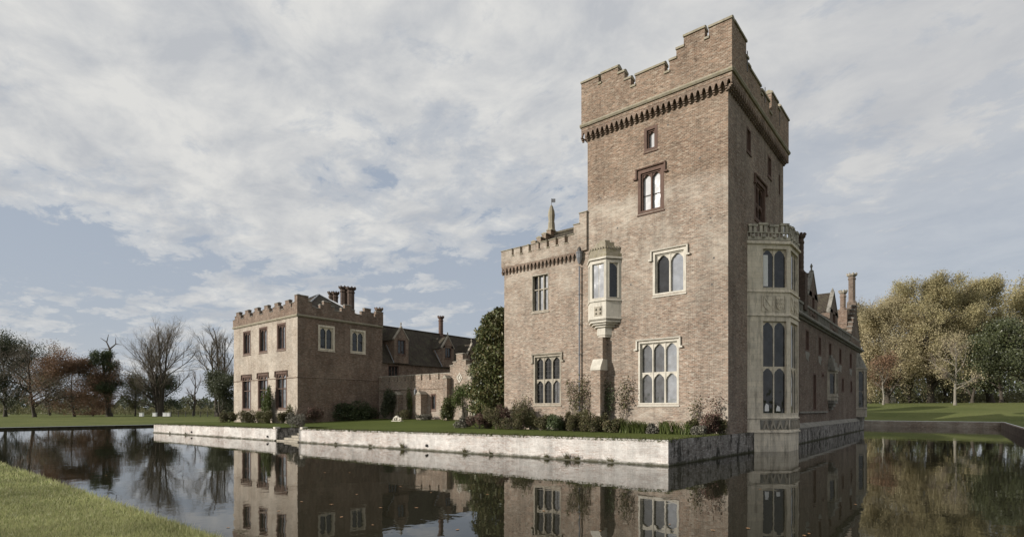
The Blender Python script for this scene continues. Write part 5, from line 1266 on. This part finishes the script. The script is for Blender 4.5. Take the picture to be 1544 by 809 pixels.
# ------------------------------------------------------------------ small things
# pale stone ornament on the lawn
x, y = sX(599, 37.5), 37.5; z = tz(x, y); t = thing('stone_ornament', 'pale carved stone garden ornament lying on the lawn before the low crenellated wall', 'ornament', (x, y, z))
mb = MB()
mb.box(Fr((x, y, 0), (1, 0, 0), (0, -1, 0)), -.75, .8, -.22, .22, z - .02, z + .06)
for dx, dy, dz, r in ((-.55, 0, .16, .15), (-.48, .02, .34, .12), (-.22, .02, .42, .17), (0, 0, .46, .16), (.22, .02, .36, .14), (.45, -.03, .2, .19), (.62, 0, .3, .12), (.68, -.02, .14, .1), (-.1, -.1, .2, .09), (.2, -.08, .15, .1)):
    mb.lathe(x + dx, y + dy, [(r * .15, z + dz - r), (r * .75, z + dz - r * .7), (r, z + dz), (r * .75, z + dz + r * .7), (r * .15, z + dz + r)], 9)
mb.build('carving', M_ST, t)
# white hives and a park bench / rail on the far left lawn
for px, lab in ((213.5, 'leftmost small white box hive on the far lawn'), (233.5, 'single small white box hive in the middle of the far lawn'), (249, 'left box of the pair of small white hives beyond the moat'), (254.5, 'right box of the pair of small white hives beyond the moat')):
    x, y = gP(px, 122); z = gz(x, y); t = thing('beehive', lab, 'beehive', (x, y, z), 'small white boxes on the far lawn'); f = Fr((x, y, 0), (.772, .635, 0), (.635, -.772, 0))
    mb = MB(); mb.box(f, -.36, .36, -.3, .3, z + .1, z + .5); mb.box(f, -.34, .34, -.28, .28, z + .502, z + .85); mb.build('body', M_WHITE, t)
    mb = MB(); mb.box(f, -.4, .4, -.34, .34, z + .852, z + .93); mb.build('lid', M_WHITE, t)
    mb = MB(); mb.box(f, -.3, .3, -.25, .25, z - .1, z + .098); mb.build('stand', M_BARK, t)
t0 = gP(262, 119); t = thing('park_fence', 'low dark rail fence on the far lawn left of the pavilion', 'fence', (*t0, gz(*t0)))
mb = MB(); pr_ = MB(); pts = [gP(258 + 11 * k, 121) for k in range(9)]
for a, b in zip(pts, pts[1:]):
    for h in (.45, .8, 1.1): pr_.tube([(*a, gz(*a) + h), (*b, gz(*b) + h)], .035, 4)
pr_.build('rail', M_FR, t)
for a in pts: mb = MB(); mb.box(Fr((a[0], a[1], 0), (1, 0, 0), (0, 1, 0)), -.06, .06, -.06, .06, gz(*a) - .2, gz(*a) + 1.25); mb.build('post', M_FR, t)
x, y = gP(1343, 126); z = gz(x, y)
mb = MB(); f = Fr((x, y, 0), (.772, .635, 0), (.635, -.772, 0)); mb.box(f, -.85, .85, -.5, .5, z - .2, z + 1.5); mb.prism(f, [(-1, z + 1.502), (1, z + 1.502), (0, z + 2.0)], -.6, .6)  # added block, its pale colour stands in for bright sky between the trunks
tag(mb.build('sky_gap_block', M_ST), 'added pale block standing in for sky gaps among the trunks beyond the right lawn', 'stone')
# floating leaves
M_FL = plain('fallen_leaf', (.30, .16, .07), .6)
rng = np.random.default_rng(9); spots = [(445, 728), (490, 712), (500, 760), (515, 779), (527, 712), (562, 791), (574, 765), (455, 756), (538, 745), (604, 733), (690, 798), (628, 765), (1128, 796), (1146, 737), (1220, 804), (1213, 807), (1075, 799), (160, 716), (266, 788), (344, 795), (1290, 760), (1340, 741), (820, 770), (905, 800), (735, 745), (1010, 790), (420, 770), (650, 742)]
for k, (px, py) in enumerate(spots):
    dep = F * EYE / (py - HY); x, y = gP(px, dep); a = rng.uniform(0, 6.28); s_ = rng.uniform(.035, .06)
    ring = [(math.cos(q) * (1 + .25 * math.cos(5 * q)), .65 * math.sin(q) * (1 + .25 * math.cos(5 * q))) for q in np.linspace(0, 2 * math.pi, 11)[:-1]]
    v = [(s_ * (c * math.cos(a) - d * math.sin(a)), s_ * (c * math.sin(a) + d * math.cos(a)), .004 + .006 * (i % 2)) for i, (c, d) in enumerate(ring)]
    o = mesh_obj('floating_leaf', v, [tuple(range(10))], M_FL); o.location = (x, y, .004); tag(o, 'small orange fallen leaf floating on the dark moat', 'leaf', 'leaves floating on the moat')
